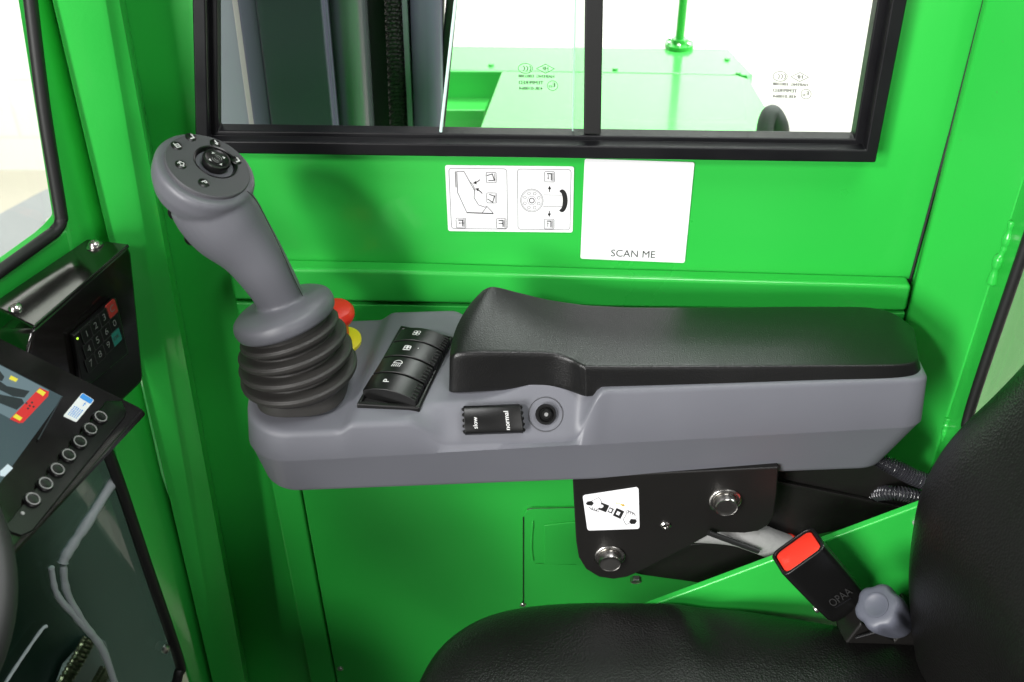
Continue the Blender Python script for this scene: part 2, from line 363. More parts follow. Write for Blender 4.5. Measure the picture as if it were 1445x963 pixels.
lo_path = cr([(120, 560, 0), (163, 667, 0), (210, 806, 0), (252, 930, 0), (252, 950, 0), (240, 975, 0), (180, 1010, 0)], 50)
G().tube([PQ(p.x, p.y, .001) for p in lo_path], .0045, 10).make('window_seal', SEAL, cab)
lowp = G().prism([PQ(u, v, -.004) for u, v in ((120, 560), (250, 935), (240, 975), (150, 1100), (-160, 1100), (-160, 760))], -QN * .005).make('lower_front_pane', GLASSD, cab, smooth=False)
g = G()
def bead(px, r):
    pts = cr([PQ(u, v, -.003) for u, v in px], 30); rr = [r * random.uniform(.85, 1.15) for _ in pts]
    g.tube(pts, lambda t: rr[int(t * 29 + .5)], 8)
bead([(164, 672), (126, 733), (95, 780), (88, 796)], .0044)
bead([(89, 797), (94, 835), (118, 880), (145, 918), (165, 975)], .0033)
bead([(72, 800), (80, 838), (104, 868), (128, 895)], .0026)
bead([(5, 968), (30, 930), (58, 890), (66, 884)], .0014)
g.make('sealant_bead', SILI, lowp, sub=1)
g = G(); g.lathe([(0, .004), (.003, .004), (.004, .0025)], PQ(232, 915, -.002), QN, 16); g.make('glass_clip', ZINC, lowp)
# rear window
XR = P(1364, 592, -.112).x
def PR(u, v, off=0): return PX(u, v, XR + off)
rp = cr([(1480, 250, 0), (1445, 353, 0), (1392, 508, 0), (1366, 590, 0), (1367, 606, 0), (1380, 614, 0), (1460, 640, 0)], 50)
G().tube([PR(p.x, p.y, -.001) for p in rp], .0038, 10).make('window_seal', SEAL, cab)
G().prism([PR(u, v, .003) for u, v in ((1520, 150), (1368, 596), (1374, 612), (1520, 668))], (.005, 0, 0)).make('rear_window_pane', GLASS, cab, smooth=False)
G().prism([PX(u, v, XR + .03) for u, v in ((1362, 585), (1366, 608), (1500, 650), (1500, 1100), (1240, 1100), (1310, 700), (1330, 640))], (.01, 0, 0)).make('rear_belt_panel', GREEN, cab, bevel=.003)
# side window: black frame, sliding pane, fixed pane
YF = -.018
v_, f_ = ringframe([P(u, v, YF) for u, v in FO], [P(u, v, YF) for u, v in FM], .018)
win = build('side_window_frame', v_, f_, ALU, cab, bevel=.0015)
v_, f_ = ringframe([P(u, v, -.009) for u, v in FM], [P(u, v, -.009) for u, v in FI], .012)
build('inner_track', v_, f_, ALU, win, bevel=.0012)
g = G()
g.tube([P(lineu((294, 199), (1222, 212), 0) if 0 else u, 199 + (u - 294) * .014 - 7, -.0095) for u in (300, 700, 1212)], .0009, 8)
g.make('track_lip', ALU, win)
bar = [(828, -220), (855, -220), (848, 190.5), (824, 190)]
fixp = G().prism([P(u, v, -.001) for u, v in ((812, -220), (1270, -220), (1206, 198), (808, 191))], (0, .003, 0)).make('fixed_pane', GLASS, win, smooth=False)
sl = G().prism([P(u, v, -.0065) for u, v in ((664, -220), (850, -220), (846, 191), (622, 187))], (0, .003, 0)).make('sliding_pane', GLASS, win, smooth=False)
G().prism([P(u, v, -.0085) for u, v in bar], (0, .006, 0)).make('sliding_pane_stile', SEAL, win, bevel=.001)
G().tube([P(u, v, -.0065) for u, v in ((664, -220), (643, 0), (622, 186))], .0011, 8).make('pane_edge', EDGE, win)
G().tube([P(u, v, -.0015) for u, v in ((815, -220), (812, 0), (808, 190))], .0005, 6).make('pane_edge', EDGE, win)
def glassmark(quad, Y):
    a = Art(quadmap(*[P(u, v, Y) for u, v in quad], 64, 46, .0003, (0, -1, 0)))
    a.circ(16, 37, 10.5, .9, ry=7.5)
    for k in range(3):
        a.line([(11.5 + k * 4.6 + 3.2 * math.cos(R(t)), 37 + 4 * math.sin(R(t))) for t in range(-70, 71, 20)], 1.2)
    a.line([(32, 37), (45, 44), (58, 37), (45, 30)], .9, 0, True)
    def mt(t, x, y, s, bold=.0): # mirrored, the glass is marked from outside
        vs, fs = glyphs(t, s); 
        for o_ in (-.28, .28): a.put([(x - p + o_, y + q) for p, q in vs], [tuple(reversed(f)) for f in fs], 0, .00002 * (o_ > 0))
    mt('HF', 45, 37, 8); mt('HAIFENG  E003388', 32, 25, 6.4); mt('TEMPERED', 24, 15, 7.6); mt('43R-010064', 24, 6, 7)
    a.circ(55.5, 11, 7.5, .9, n=28); mt('E', 57.5, 12, 9); mt('32', 52.5, 9.5, 5)
    return a
glassmark([(726, 130), (788, 131), (788, 89), (726, 88)], -.0065).make('etched_marking', [ETCH], win)
glassmark([(1084, 141), (1145, 143), (1147, 101), (1086, 99)], -.001).make('etched_marking', [ETCH], win)

# ---- stickers on the wall
def sticker(quad, Y, W, H, r, name, label, parent, n=(0, -1, 0), pts=None):
    f = quadmap(*(pts or [P(u, v, Y) for u, v in quad]), W, H, 0, n)
    out = rounded(0, 0, W, H, r, 5); top = [f(a, b, .0004) for a, b in out]; bot = [f(a, b, .0) for a, b in out]; k = len(out)
    o = build(name, top + bot, [tuple(range(k))] + [(i, i + k, (i + 1) % k + k, (i + 1) % k) for i in range(k)], WHITE, parent, smooth=False, label=label)
    return o, Art(lambda a, b, h=0: f(a, b, .00055 + h))
st, a = sticker([(632.5, 326), (808, 328), (810, 235), (628, 233)], -.0003, 180, 92, 3, 'instruction_sticker', 'white sticker with two outlined boxes of joystick diagrams', cab)
a.line(rounded(5, 4, 86, 88, 4), .9, 1, True); a.line(rounded(101, 4, 176, 88, 4), .9, 1, True)
def pict(x, y, s, arr):                  # small pictogram of a mast with an arrow
    a.line(rounded(x - s, y - s, x + s, y + s, 1.6), .7, 0, True)
    a.line([(x - s * .55, y + s * .6), (x + s * .35, y + s * .6), (x + s * .35, y - s * .7)], 1.5, 0)
    a.line([(x + s * .62, y + s * .8), (x + s * .62, y - s * .8)], .7, 0); a.line([(x + s * .8, y + s * .8), (x + s * .8, y - s * .8)], .5, 1)
    if arr: a.arrow(x + arr[0][0], y + arr[0][1], x + arr[1][0], y + arr[1][1], .9, 2.6)
pict(19, 12, 7, ((4, 0), (-4, 0))); pict(77, 12, 7, ((-4, 0), (3, 0)))
for yy, tl in ((76, .3), (48, -.3)):
    a.line(rounded(57, yy - 7, 71, yy + 7, 1.6), .7, 0, True)
    c, s_ = math.cos(tl), math.sin(tl)
    a.line([(63 + p * c - q * s_, yy + p * s_ + q * c) for p, q in ((-4, 4), (4, 4), (4, -5), (-4, -3))], 1.2, 0); a.line([(69, yy + 5.5), (69, yy - 5.5)], .7)
a.line([(14, 84), (14, 62)], 1.6, 1); a.line([(16, 84), (26, 84), (40, 58), (39, 48), (45, 38), (54, 35), (57, 36)], .85, 0)
a.line([(16, 84), (16, 55), (28, 27)], .85, 0); a.line([(28, 27), (66, 26)], 1.5); a.line([(50, 27), (57, 36), (66, 26.5)], .8); a.line([(34, 70), (38, 66), (41, 58)], .9, 1)
def curvarrow(x0, y0, x1, y1, b):
    m = V((x0 + x1, y0 + y1, 0)) / 2 + V((0, b, 0)); pts = [((1 - t) ** 2 * x0 + 2 * t * (1 - t) * m.x + t * t * x1, (1 - t) ** 2 * y0 + 2 * t * (1 - t) * m.y + t * t * y1) for t in (0, .25, .5, .75)]
    a.line(pts, 1.4); a.arrow(*pts[-1], x1, y1, 1.4, 5)
curvarrow(48, 73, 38, 68, -2); curvarrow(51, 54, 41, 61, 2)
pict(146, 78, 7, ((-2, 3), (-2, -4))); pict(146, 12, 7, ((-2, -4), (-2, 3)))
a.arrow(146, 57, 146, 66, 1.3, 5); a.arrow(146, 31, 146, 22, 1.3, 5)
a.circ(121, 45, 16, .9, 1, n=40); a.circ(121, 45, 14.4, .6, 1, n=40); a.circ(121, 45, 6, .7, 1); a.circ(121, 45, 3.4, 1.2)
for k in range(8): t = R(22 + 45 * k); a.circ(121 + 10.6 * math.cos(t), 45 + 10.6 * math.sin(t), 2, .8, 1, n=14)
a.line([(137, 53), (164, 53)], .8, 1); a.line([(137, 37), (164, 37)], .8, 1)
a.fill([(164 + 8 * math.cos(R(t)), 45 + 16 * math.sin(R(t))) for t in range(-120, 121, 12)] + [(161 + 4 * math.cos(R(t)), 45 + 12 * math.sin(R(t))) for t in range(90, -91, -15)])
a.make('printed_diagram', [INK, GINK], st)
st, a = sticker([(819, 365), (966, 371), (980, 229), (825, 224)], -.0006, 148, 140, 3, 'scan_me_sticker', 'square white sticker captioned scan me beneath the window', cab)
a.text('SCAN ME', 74, 10, 14.5, sx=1.05); a.make('printed_caption', [INK], st)

# ================================================================ ARMREST CONSOLE
con = thing('armrest_console', 'long grey moulded armrest console with rocker switches and a grained black arm pad', 'control console', (.05, -.11, -.078))
def base_z(x, wv):
    q = (wv + .153) / .108
    d = -.0125 + .015 * q
    xb = -.113 + .02 * q
    d -= .0065 * (1 - sm(xb - .006, xb + .006, x))
    d = lerp(d, .0035, sm(-.03, .05, x))
    d -= .006 * sm(.05, .29, x) * 0
    m = sm(-.072, -.044, x) * (1 - sm(.044, .062, x))
    s = -.0015 + (-.0305 + .0015) * (-(wv + .130)) / .024
    s = max(s, -.05)
    if m > 0 and s < d: d = lerp(d, s, m)
    return d
def zmid(x): return lerp(-.0410, -.0305, (x + .178) / .46)
NC, NS, MR = 10, 150, 40
TWB = -.044
def fin(x): return .0065 * sm(.036, .070, x)
def wbk(x): return -.050 * sm(-.045, .0, x)
def half(x0, x1, wm, r, back=False):
    out = []
    rl, rr = r
    for i in range(NC): t = R(90 * i / NC); out.append((x0 + rl * (1 - math.cos(t)), wm + (-1 if back else 1) * rl * (1 - math.sin(t))))
    for i in range(NS + 1): out.append((lerp(x0 + rl, x1 - rr, i / NS), wm))
    for i in range(NC - 1, -1, -1): t = R(90 * i / NC); out.append((x1 - rr * (1 - math.cos(t)), wm + (-1 if back else 1) * rr * (1 - math.sin(t))))
    return out
def ring(x0, x1, wf, wb, r, z):
    f = half(x0, x1, wf, r); b = half(x0, x1, wb, (min(r[0], .03), .045), True); n = len(f); pl = list(f)
    for j in range(1, MR): pl.append((lerp(f[-1][0], b[-1][0], j / MR), lerp(f[-1][1], b[-1][1], j / MR)))
    pl += b[::-1]
    for j in range(1, MR): pl.append((lerp(b[0][0], f[0][0], j / MR), lerp(b[0][1], f[0][1], j / MR)))
    top = abs(wb - TWB) < .01 and wf > -.157
    def narrow(x, wv):
        q = max(0, (wv - wf) / (wb - wf)); return wv + wbk(x) * q + (fin(x) * (1 - q) if top else 0)
    return [V((x, narrow(x, wv) + YAW * (x + .15), z(x, narrow(x, wv)))) for x, wv in pl]
rings = []
for d, dz in ((.03, .0), (.010, .0), (.004, .0006), (.0012, .0025), (0, .0055)):
    rings.append(ring(-.1775 + d, .268 - d, -.151 + d, -.060 - d, (.026, .016), lambda x, wv, dz=dz: -.0785 + dz))
rings.append(ring(-.1848, .2865, -.1575, -.046, (.034, .016), lambda x, wv: zmid(x) - .001))
rings.append(ring(-.1855, .2872, -.1582, -.046, (.034, .016), lambda x, wv: zmid(x) + .0005))
TX0, TX1, TWF, TWB = -.1840, .2870, -.1545, -.044
for k in range(0, 6):
    t = R(90 * k / 5); ins = .004 * (1 - math.cos(t)); dz = -.004 * (1 - math.sin(t))
    rings.append(ring(TX0 + ins, TX1 - ins, TWF + ins, TWB - ins, (.034, .014), lambda x, wv, dz=dz: max(base_z(x, wv) + dz, zmid(x) + .0012 + dz * .25)))
g = G(); g.loft(rings, cap=False)
n = len(rings[0]); g.f.append(tuple(range(n))); g.m.append(0)
f = half(TX0 + .004, TX1 - .004, TWF + .004, (.034, .014)); b = half(TX0 + .004, TX1 - .004, TWB - .004, (.03, .045), True); NF = len(f)
vs = []
for i in range(NF):
    for j in range(MR + 1):
        x, wv = lerp(f[i][0], b[i][0], j / MR), lerp(f[i][1], b[i][1], j / MR)
        q = max(0, (wv - TWF - .004) / (TWB - TWF - .008)); wv += wbk(x) * q + fin(x) * (1 - q)
        vs.append(V((x, wv + YAW * (x + .15), max(base_z(x, wv), zmid(x) + .0012))))
g.add(vs, [(i * (MR + 1) + j, (i + 1) * (MR + 1) + j, (i + 1) * (MR + 1) + j + 1, i * (MR + 1) + j + 1) for i in range(NF - 1) for j in range(MR)])
body = g.make('console_body', GREY, con)
bm = bmesh.new(); bm.from_mesh(body.data); bmesh.ops.remove_doubles(bm, verts=bm.verts, dist=.00005); bmesh.ops.recalc_face_normals(bm, faces=bm.faces); bm.to_mesh(body.data); bm.free()
body.data.set_sharp_from_angle(angle=R(60))
def deck(u, v, off=0):                   # pixel -> point on the console's top
    z = 0
    for _ in range(30):
        p = PZ(u, v, z); z = .5 * z + .5 * (base_z(p.x, p.y - YAW * (p.x + .15)) + off)
    return PZ(u, v, z)
# ---- arm pad
def seq(px, ws):
    return [PW(u, v, wv) for (u, v), wv in zip(px, ws)]
FT = seq([(634, 507), (646, 500), (700, 499), (760, 499), (786, 501), (806, 508), (822, 516), (845, 518), (1000, 517.5), (1150, 516.5), (1270, 515), (1296, 507)],
         [-.124, -.127, -.128, -.128, -.129, -.133, -.139, -.1405, -.141, -.141, -.141, -.134])
FB = seq([(633, 555), (646, 557), (700, 554), (760, 550), (788, 550), (808, 556), (826, 562), (845, 561), (1000, 553), (1150, 545), (1278, 538), (1302, 530)],
         [-.127, -.1305, -.1315, -.1315, -.133, -.137, -.143, -.1445, -.1455, -.1455, -.1455, -.138])
BT = seq([(683, 408), (697, 403), (730, 411), (770, 421), (800, 426), (825, 429.5), (850, 431), (900, 433), (1020, 433), (1150, 432), (1246, 436), (1290, 464)],
         [-.072, -.070, -.070, -.070, -.070, -.070, -.070, -.070, -.070, -.070, -.071, -.085])
ts = [0, .008, .03, .06] + [.06 + .88 * i / 40 for i in range(1, 40)] + [.94, .965, .985, .995, 1]
def at(c, t):
    L = len(c) - 1; s = t * L; k = min(int(s), L - 1); q = s - k
    p0, p1, p2, p3 = c[max(k - 1, 0)], c[k], c[k + 1], c[min(k + 2, L)]
    return .5 * ((2 * p1) + (p2 - p0) * q + (2 * p0 - 5 * p1 + 4 * p2 - p3) * q * q + (3 * p1 - p0 - 3 * p2 + p3) * q ** 3)
rows = [0, .05, .15, .3, .45, .6, .75, .87, .95, 1]
loops = []
for t in ts:
    A, B, C = at(FT, t), at(FB, t), at(BT, t); D = V((C.x, C.y + .003, -.002)); lp = []
    bow = -.006 * (1 - sm(0, .10, t))
    lp.append(B)
    for q in (.12, .5, .85): lp.append(lerp(B, A, q))
    for q in rows:
        p = lerp(A, C, q) + V((bow * 4 * q * (1 - q), 0, .0016 * 4 * q * (1 - q))); lp.append(p)
    for q in (.12, .5, .9): lp.append(lerp(C, D, q))
    lp.append(D)
    for q in (.1, .5, .9): lp.append(lerp(D, B, q))
    loops.append(lp)
pad = G().loft(loops).make('arm_pad', PAD, con, sub=2)
# ---- rocker switch bank
lf = [(511, 552), (526, 528), (541, 505), (555, 483), (568, 464)]; rt = [(586, 568), (598.5, 542), (612, 518.5), (625, 496), (636, 478)]
HT = .0075
Lp = [deck(u, v, HT) for u, v in lf]; Rp = [deck(u, v, HT) for u, v in rt]
dn = V((0, 0, -1)); O_ = sum(Lp + Rp, V()) / 10
ca = [deck(*q, .0015) for q in ((503, 574), (592, 580), (640, 478), (566, 462))]
cin = [deck(*q, .0015) for q in ((511, 569), (588, 574), (634, 480), (568, 467))]
g = G(); n4 = 4; U = V((0, 0, .0022))
g.add([p - U * 2 for p in ca] + [p + U for p in ca] + [p + U for p in cin] + [p - U * 2 for p in cin],
      [(0, 1, 5, 4), (1, 2, 6, 5), (2, 3, 7, 6), (3, 0, 4, 7), (4, 5, 9, 8), (5, 6, 10, 9), (6, 7, 11, 10), (7, 4, 8, 11), (8, 9, 13, 12), (9, 10, 14, 13), (10, 11, 15, 14), (11, 8, 12, 15), (12, 13, 14, 15)])
bank = g.make('switch_bezel', BPLA, con, bevel=.0012)
G().prism([p - U * .3 for p in cin], (0, 0, -.002)).make('bezel_floor', SEAL, bank)
icons = ['P', 'lamp', 'B', 'fan']
for k in range(4):
    l0, l1, r0, r1 = Lp[k], Lp[k + 1], Rp[k], Rp[k + 1]
    gp = .045
    l0, l1 = lerp(l0, l1, gp), lerp(l0, l1, 1 - gp); r0, r1 = lerp(r0, r1, gp), lerp(r0, r1, 1 - gp)
    NA = 14
    def surf(a, b, h=0, l0=l0, l1=l1, r0=r0, r1=r1):
        p = lerp(lerp(l0, r0, a), lerp(l1, r1, a), b)
        return p + V((0, 0, .0050 * (1 - (2 * a - 1) ** 2) - .0016 * (1 - b) * 0 + h))
    g = G(); rr = []
    for i in range(NA + 1):
        a = i / NA; t0, t1 = surf(a, 0), surf(a, 1)
        rr.append([t0 + dn * .012, t0, t1, t1 + dn * .012])
    g.loft(rr)
    # knurled grip ridges at the outer end
    for q in range(5):
        b_ = .12 + .19 * q; g.tube([surf(.90, b_) + V((0, 0, .0002)), surf(.985, b_ + .02) + V((0, 0, .0002)), surf(1.0, b_ + .02) + dn * .005], .0009, 6)
    rk = g.make('rocker_switch', BPLA, bank, bevel=.0014, seg=3)
    A = Art(lambda a, b, h=0, s=surf: s((15.5 + (a - 15.5) * .82) / 40, (8.3 + (b - 8.3) * .82) / 16, .0004 + h))
    cx, cy = 15.5, 8.5
    if icons[k] == 'P': A.text('P', 15, 8, 8, rot=R(90), bold=.15, sx=.9)
    if icons[k] == 'B':
        A.line([(cx - 3.5, cy - 3), (cx + 3.5, cy - 3)], .9); A.line([(cx - 3, cy - 2), (cx - 3, cy + 1.8), (cx - .6, cy + 2.2), (cx - .3, cy - 2)], .9); A.line([(cx + .4, cy - 2), (cx + .4, cy + 2), (cx + 2.8, cy + 1.6), (cx + 3.2, cy - 2)], .9); A.line([(cx - 3, cy), (cx + 3, cy)], .7)
        A.circ(cx + 10, cy + 1, .5, k=0)
    if icons[k] == 'lamp':
        A.line([(cx + 4 * math.cos(R(t)), cy + .5 + 3.4 * math.sin(R(t))) for t in range(0, 181, 20)], .7, 0, True)
        for q in range(5): A.line([(cx - 3.6 + q * 1.8, cy - .9), (cx - 4.2 + q * 1.8, cy - 4)], .7)
    if icons[k] == 'fan':
        for q in range(4):
            t = R(45 + 90 * q); A.circ(cx + 2.3 * math.cos(t), cy + 2.3 * math.sin(t), 1.6, .6, n=12)
        A.circ(cx, cy, .7)
    A.make('printed_icon', [WINK], rk)
# ---- slow / normal switch on the sloped face
def face(u, v, off=0):
    lo, hi = .4, 1.2
    d = ray(u, v)
    for _ in range(60):
        t = (lo + hi) / 2; p = CAM + d * t
        if p.z > base_z(p.x, p.y - YAW * (p.x + .15)) : lo = t
        else: hi = t
    return CAM + d * lo
q = [face(*p) for p in ((656, 613), (738, 610), (733, 571), (654, 574))]
nS = (q[1] - q[0]).cross(q[3] - q[0]).normalized()
if nS.y > 0: nS = -nS
fS = quadmap(*q, 84, 42, 0, nS)
g = G(); rr = []
for i in range(13):
    a_ = 84 * i / 12; hgt = .0085 + .0016 * ((2 * i / 12 - 1) ** 2)
    rr.append([fS(a_, -1, -.003), fS(a_, -1, hgt - .004), fS(a_, 2, hgt - .0014), fS(a_, 8, hgt - .0002), fS(a_, 21, hgt), fS(a_, 34, hgt - .0002), fS(a_, 40, hgt - .0014), fS(a_, 43, hgt - .004), fS(a_, 43, -.003)])
g.loft(rr)
for k in range(5):
    g.tube([fS(84.5, 4 + 8.5 * k, .0065), fS(84.8, 4 + 8.5 * k, .001)], .0016, 8); g.tube([fS(-.5, 4 + 8.5 * k, .0065), fS(-.8, 4 + 8.5 * k, .001)], .0013, 8)
sw = g.make('speed_switch', BPLA, con, bevel=.0012)
A = Art(lambda a, b, h=0: fS(a, b, .0085 + .0016 * ((2 * a / 84 - 1) ** 2) + .0003 + h))
A.text('slow', 16, 17, 9.5, rot=R(90), bold=.16); A.text('normal', 62, 19, 10.2, rot=R(90), bold=.16); A.make('lettering', [WINK], sw)
c0 = face(770, 585)
g = G(); g.lathe([(-.004, .0072), (.003, .0072), (.004, .0066), (.004, .0054), (.002, .005), (.002, .0040), (.005, .0038), (.0058, .003), (.0058, .0001)], c0, nS, 32)
ps = g.make('socket_button', BPLA, con)
G().lathe([(.0056, .0015), (.0064, .0013), (.0064, .0001)], c0, nS, 16).make('button_dot', GINK, ps)
a_, b_, c_ = basis(nS)
G().tube([c0 + nS * .0004 + (a_ * math.cos(R(t)) + b_ * math.sin(R(t))) * .0118 for t in range(0, 361, 10)], .0003, 6).make('mould_line', PLATE, ps)
# ---- emergency stop behind the bellows
e0 = deck(497, 487, 0)
g = G(); g.lathe([(0, .0145), (.003, .0145), (.0036, .013), (.0036, .001)], e0 + V((-.008, .004, -.001)), (-.05, -.1, 1), 32)
es = g.make('emergency_stop_collar', YPL, con)
eo = PZ(482, 441, .034)
eo = V((e0.x - .0095, e0.y + .006, -.003))
G().lathe([(0, .007), (.010, .0075), (.015, .0115), (.019, .0135), (.0225, .0135), (.0255, .0115), (.027, .006), (.027, .0001)], eo, (-.03, -.1, 1), 32).make('emergency_stop_button', RED, es)

# ================================================================ JOYSTICK
J0 = deck(428, 547, 0); YJ = J0.y - .004
joy = thing('joystick', 'tilted grey joystick with a round button head and black bellows boot', 'joystick', J0)
def tilt(a): return V((-math.sin(a), 0, math.cos(a)))
# bellows
g = G(); rings = []
prof = [(0, .0318), (.12, .0315), (.15, .0345), (.24, .0408), (.275, .0410), (.30, .0395), (.325, .0320), (.345, .0315), (.44, .0400), (.475, .0402), (.50, .0388), (.525, .0312), (.545, .0308), (.64, .0385), (.675, .0386), (.70, .0372), (.72, .0300), (.74, .0297), (.82, .0352), (.85, .0353), (.875, .0340), (.895, .0285), (1.0, .0280)]
FLC = P(404, 452, YJ + .004); HB = (FLC - J0).length
fine = []
for i in range(len(prof) - 1):
    for q in range(4):
        t = q / 4; (h0, r0), (h1, r1) = prof[i], prof[i + 1]; tt = t * t * (3 - 2 * t); fine.append((lerp(h0, h1, t), lerp(r0, r1, tt)))
fine.append(prof[-1])
for h, r in fine:
    ang = R(4 + 14 * h); c = lerp(J0, FLC, h); ex = V((math.cos(ang), 0, math.sin(ang))); ey = V((0, 1, -.22 * h)).normalized(); sq = 1 - sm(0, .22, h)
    ringp = []
    for k in range(48):
        t = 2 * math.pi * k / 48; cs, sn = math.cos(t), math.sin(t); e = lerp(1, .72, sq)
        ringp.append(c + ex * (math.copysign(abs(cs) ** e, cs) * r) + ey * (math.copysign(abs(sn) ** e, sn) * r))
    rings.append(ringp)
g.loft(rings); g.make('bellows_boot', RUB, joy)
# grip, head and flange grown together
HC = P(292, 236, YJ + .006)
exh = V(PL(292 + 54, 236 + 29, HC, V((.45, -.175, .876)))) - HC
NH = V((.45, -.175, .876)).normalized(); exh = (exh - NH * exh.dot(NH)).normalized(); eyh = NH.cross(exh)
RH = .0315
g = G()
flc = FLC + V((0, 0, .0005)); fn = (tilt(R(18)) + V((0, .20, 0))).normalized()
g.lathe([(-.003, .028), (-.003, .0315), (-.001, .0345), (.004, .0355), (.0085, .0345), (.0115, .030), (.0135, .024), (.0145, .019), (.0145, .001)], flc, fn, 48)
cl = [((398, 438), 33, .004), ((393, 418), 35, .003), ((374, 386), 39, .001), ((351, 353), 45.5, .002), ((323, 322), 56.5, .003), ((304, 298), 59, .003), ((293, 279), 58, .003)]
pts = []; rad = []
for (u, v), hw, dy in cl:
    p = P(u, v, YJ + dy); pts.append(p); rad.append(hw * (p - CAM).dot(FWD) / FPX)
pp = cr(pts, 26); rr = [at([V((r, 0, 0)) for r in rad], i / 25).x for i in range(26)]
rings = []
for i, p in enumerate(pp):
    t = (pp[min(i + 1, 25)] - pp[max(i - 1, 0)]).normalized(); ey = (V((0, 1, 0)) - t * t.y).normalized(); ex = ey.cross(t).normalized()
    rings.append([p + ex * math.cos(k * 2 * math.pi / 32) * rr[i] + ey * math.sin(k * 2 * math.pi / 32) * rr[i] * .82 for k in range(32)])
g.loft(rings)
g.lathe([(-.032, .011), (-.029, .0195), (-.023, .0268), (-.013, .0308), (-.004, .0314), (-.0018, .0304), (-.0012, .029), (-.0012, .001)], HC, NH, 48)
grip = g.make('grip', GRIP, joy)
md = grip.modifiers.new('remesh', 'REMESH'); md.mode = 'VOXEL'; md.voxel_size = .0011; md.use_smooth_shade = True
md = grip.modifiers.new('smooth', 'SMOOTH'); md.factor = .5; md.iterations = 14
def hp(a, b, h=0): return HC + exh * a + eyh * b + NH * h
def hpx(u, v): p = PL(u, v, HC, NH) - HC; return p.dot(exh), p.dot(eyh)
g = G(); a0, b0 = hpx(303.5, 231)
ctr = hp(a0, b0)
# face plate with a dish round the thumb stick
RP = .0262
g.lathe([(-.002, RP), (.0007, RP), (.0012, RP - .0005), (.0012, RP - .0012)], hp(.0002, .0008), NH, 64, cap=False)
nn_ = 64; c1 = [hp(.0002 + (RP - .0012) * math.cos(2 * math.pi * k / nn_), .0008 + (RP - .0012) * math.sin(2 * math.pi * k / nn_), .0012) for k in range(nn_)]
def cc(r, h): return [hp(a0 + r * math.cos(2 * math.pi * k / nn_), b0 + r * math.sin(2 * math.pi * k / nn_), h) for k in range(nn_)]
g.loft([c1, cc(.0135, .0013)], cap=False)
fp = g.make('face_plate', PLATE, joy)
G().loft([cc(.0138, .0010), cc(.0136, .0018), cc(.0128, .0014), cc(.0114, -.0016), cc(.0105, -.0024), cc(.002, -.0024)], cap=False).make('stick_dish', BPLA, joy)
g = G(); g.lathe([(-.003, .0080), (.0005, .0078), (.0030, .0088), (.0044, .0084), (.0046, .0072), (.0040, .0062), (.0040, .0001)], ctr, NH, 40)
th = g.make('thumb_stick', BPLA, joy)
A = Art(lambda a, b, h=0: hp(a0 + a * 1.15, b0 + b * 1.15, .0043 + h))
for k in range(4):
    t = R(45 + 90 * k + 8); c, s_ = math.cos(t), math.sin(t); A.fill([(c * .0052, s_ * .0052), (c * .0038 - s_ * .0010, s_ * .0038 + c * .0010), (c * .0038 + s_ * .0010, s_ * .0038 - c * .0010)])
for r in (.0014, .0026):
    for s0 in (20, 200): A.line([(r * math.cos(R(s0 + t)), r * math.sin(R(s0 + t))) for t in range(0, 121, 20)], .00035, 1)
A.make('printed_arrows', [WINK, GINK], th)
def bpx(zx, zy): return 190 + zx / 2.14, 160 + zy / 2.14
for kind, (zx, zy) in (('box', (125, 103)), ('turnup', (168, 77)), ('arrow', (242, 96)), ('turn', (305, 147)), ('P', (207, 215)), ('roof', (138, 160))):
    a1, b1 = hpx(*bpx(zx, zy))
    bt = G().lathe([(0, .0036), (.0006, .0036), (.0010, .0031), (.0011, .0001)], hp(a1, b1, .0008), NH, 24).make('head_button', BPLA, joy)
    A = Art(lambda a, b, h=0, a1=a1, b1=b1: hp(a1, b1, .0021 + h) + (RT * .85 + FWD * 0 + UP * .0) * 0 + (exh * (a * .87 + b * .5) + eyh * (b * .87 - a * .5)) * .00105)
    if kind == 'P': A.text('P', 0, 0, 4.6, bold=.14)
    if kind == 'box': A.line([(-2, -1.2), (1.8, -1.2), (1.8, 1.2), (-.6, 1.2), (-.6, -1.2)], .6); A.line([(.6, -1.2), (.6, 1.2)], .5)
    if kind == 'roof': A.line([(-2.2, 0), (0, 1.8), (2.2, 0)], .6); A.line([(-1.2, .4), (-1.2, -1.8)], .6); A.line([(1.2, .4), (1.2, -1.8)], .6); A.line([(-1.9, -.6), (1.9, -.6)], .5)
    if kind in ('turnup', 'turn'): A.line([(-1.6, 1.2), (1.4, 1.0), (1.6, -1.6)], .95); A.fill([(-2.2, .9), (-.8, 2.0), (-.8, .4)])
    if kind == 'arrow': A.line([(-2, .6), (.6, .6)], .9); A.fill([(2.2, .1), (.3, 1.7), (.3, -1.0)])
    A.make('printed_icon', [WINK], bt)
sp = [pp[i] - (pp[i] - CAM).normalized() * 0 for i in range(26)]
for (u, v) in ((243, 301), (266, 337)):
    p = P(u, v, YJ + .003); G().lathe([(-.004, .005), (.0015, .005), (.003, .004), (.0034, .0001)], p + V((.0022, 0, .0005)), (-.8, .1, -.5), 20).make('trigger_button', BPLA, joy)
# parting line down the side of the grip
sl_ = [(349, 270), (362, 284), (380, 318), (398, 356), (415, 394), (427, 418)]
def gripedge(u, v):
    best = min(range(26), key=lambda i: (pp[i] - P(u, v, pp[i].y)).length)
    return PT(u, v, (pp[best] - CAM).dot(FWD) - rr[best] * .50)
G().tube(cr([gripedge(u, v) for u, v in sl_], 24), .00035, 6).make('parting_line', SEAL, joy)

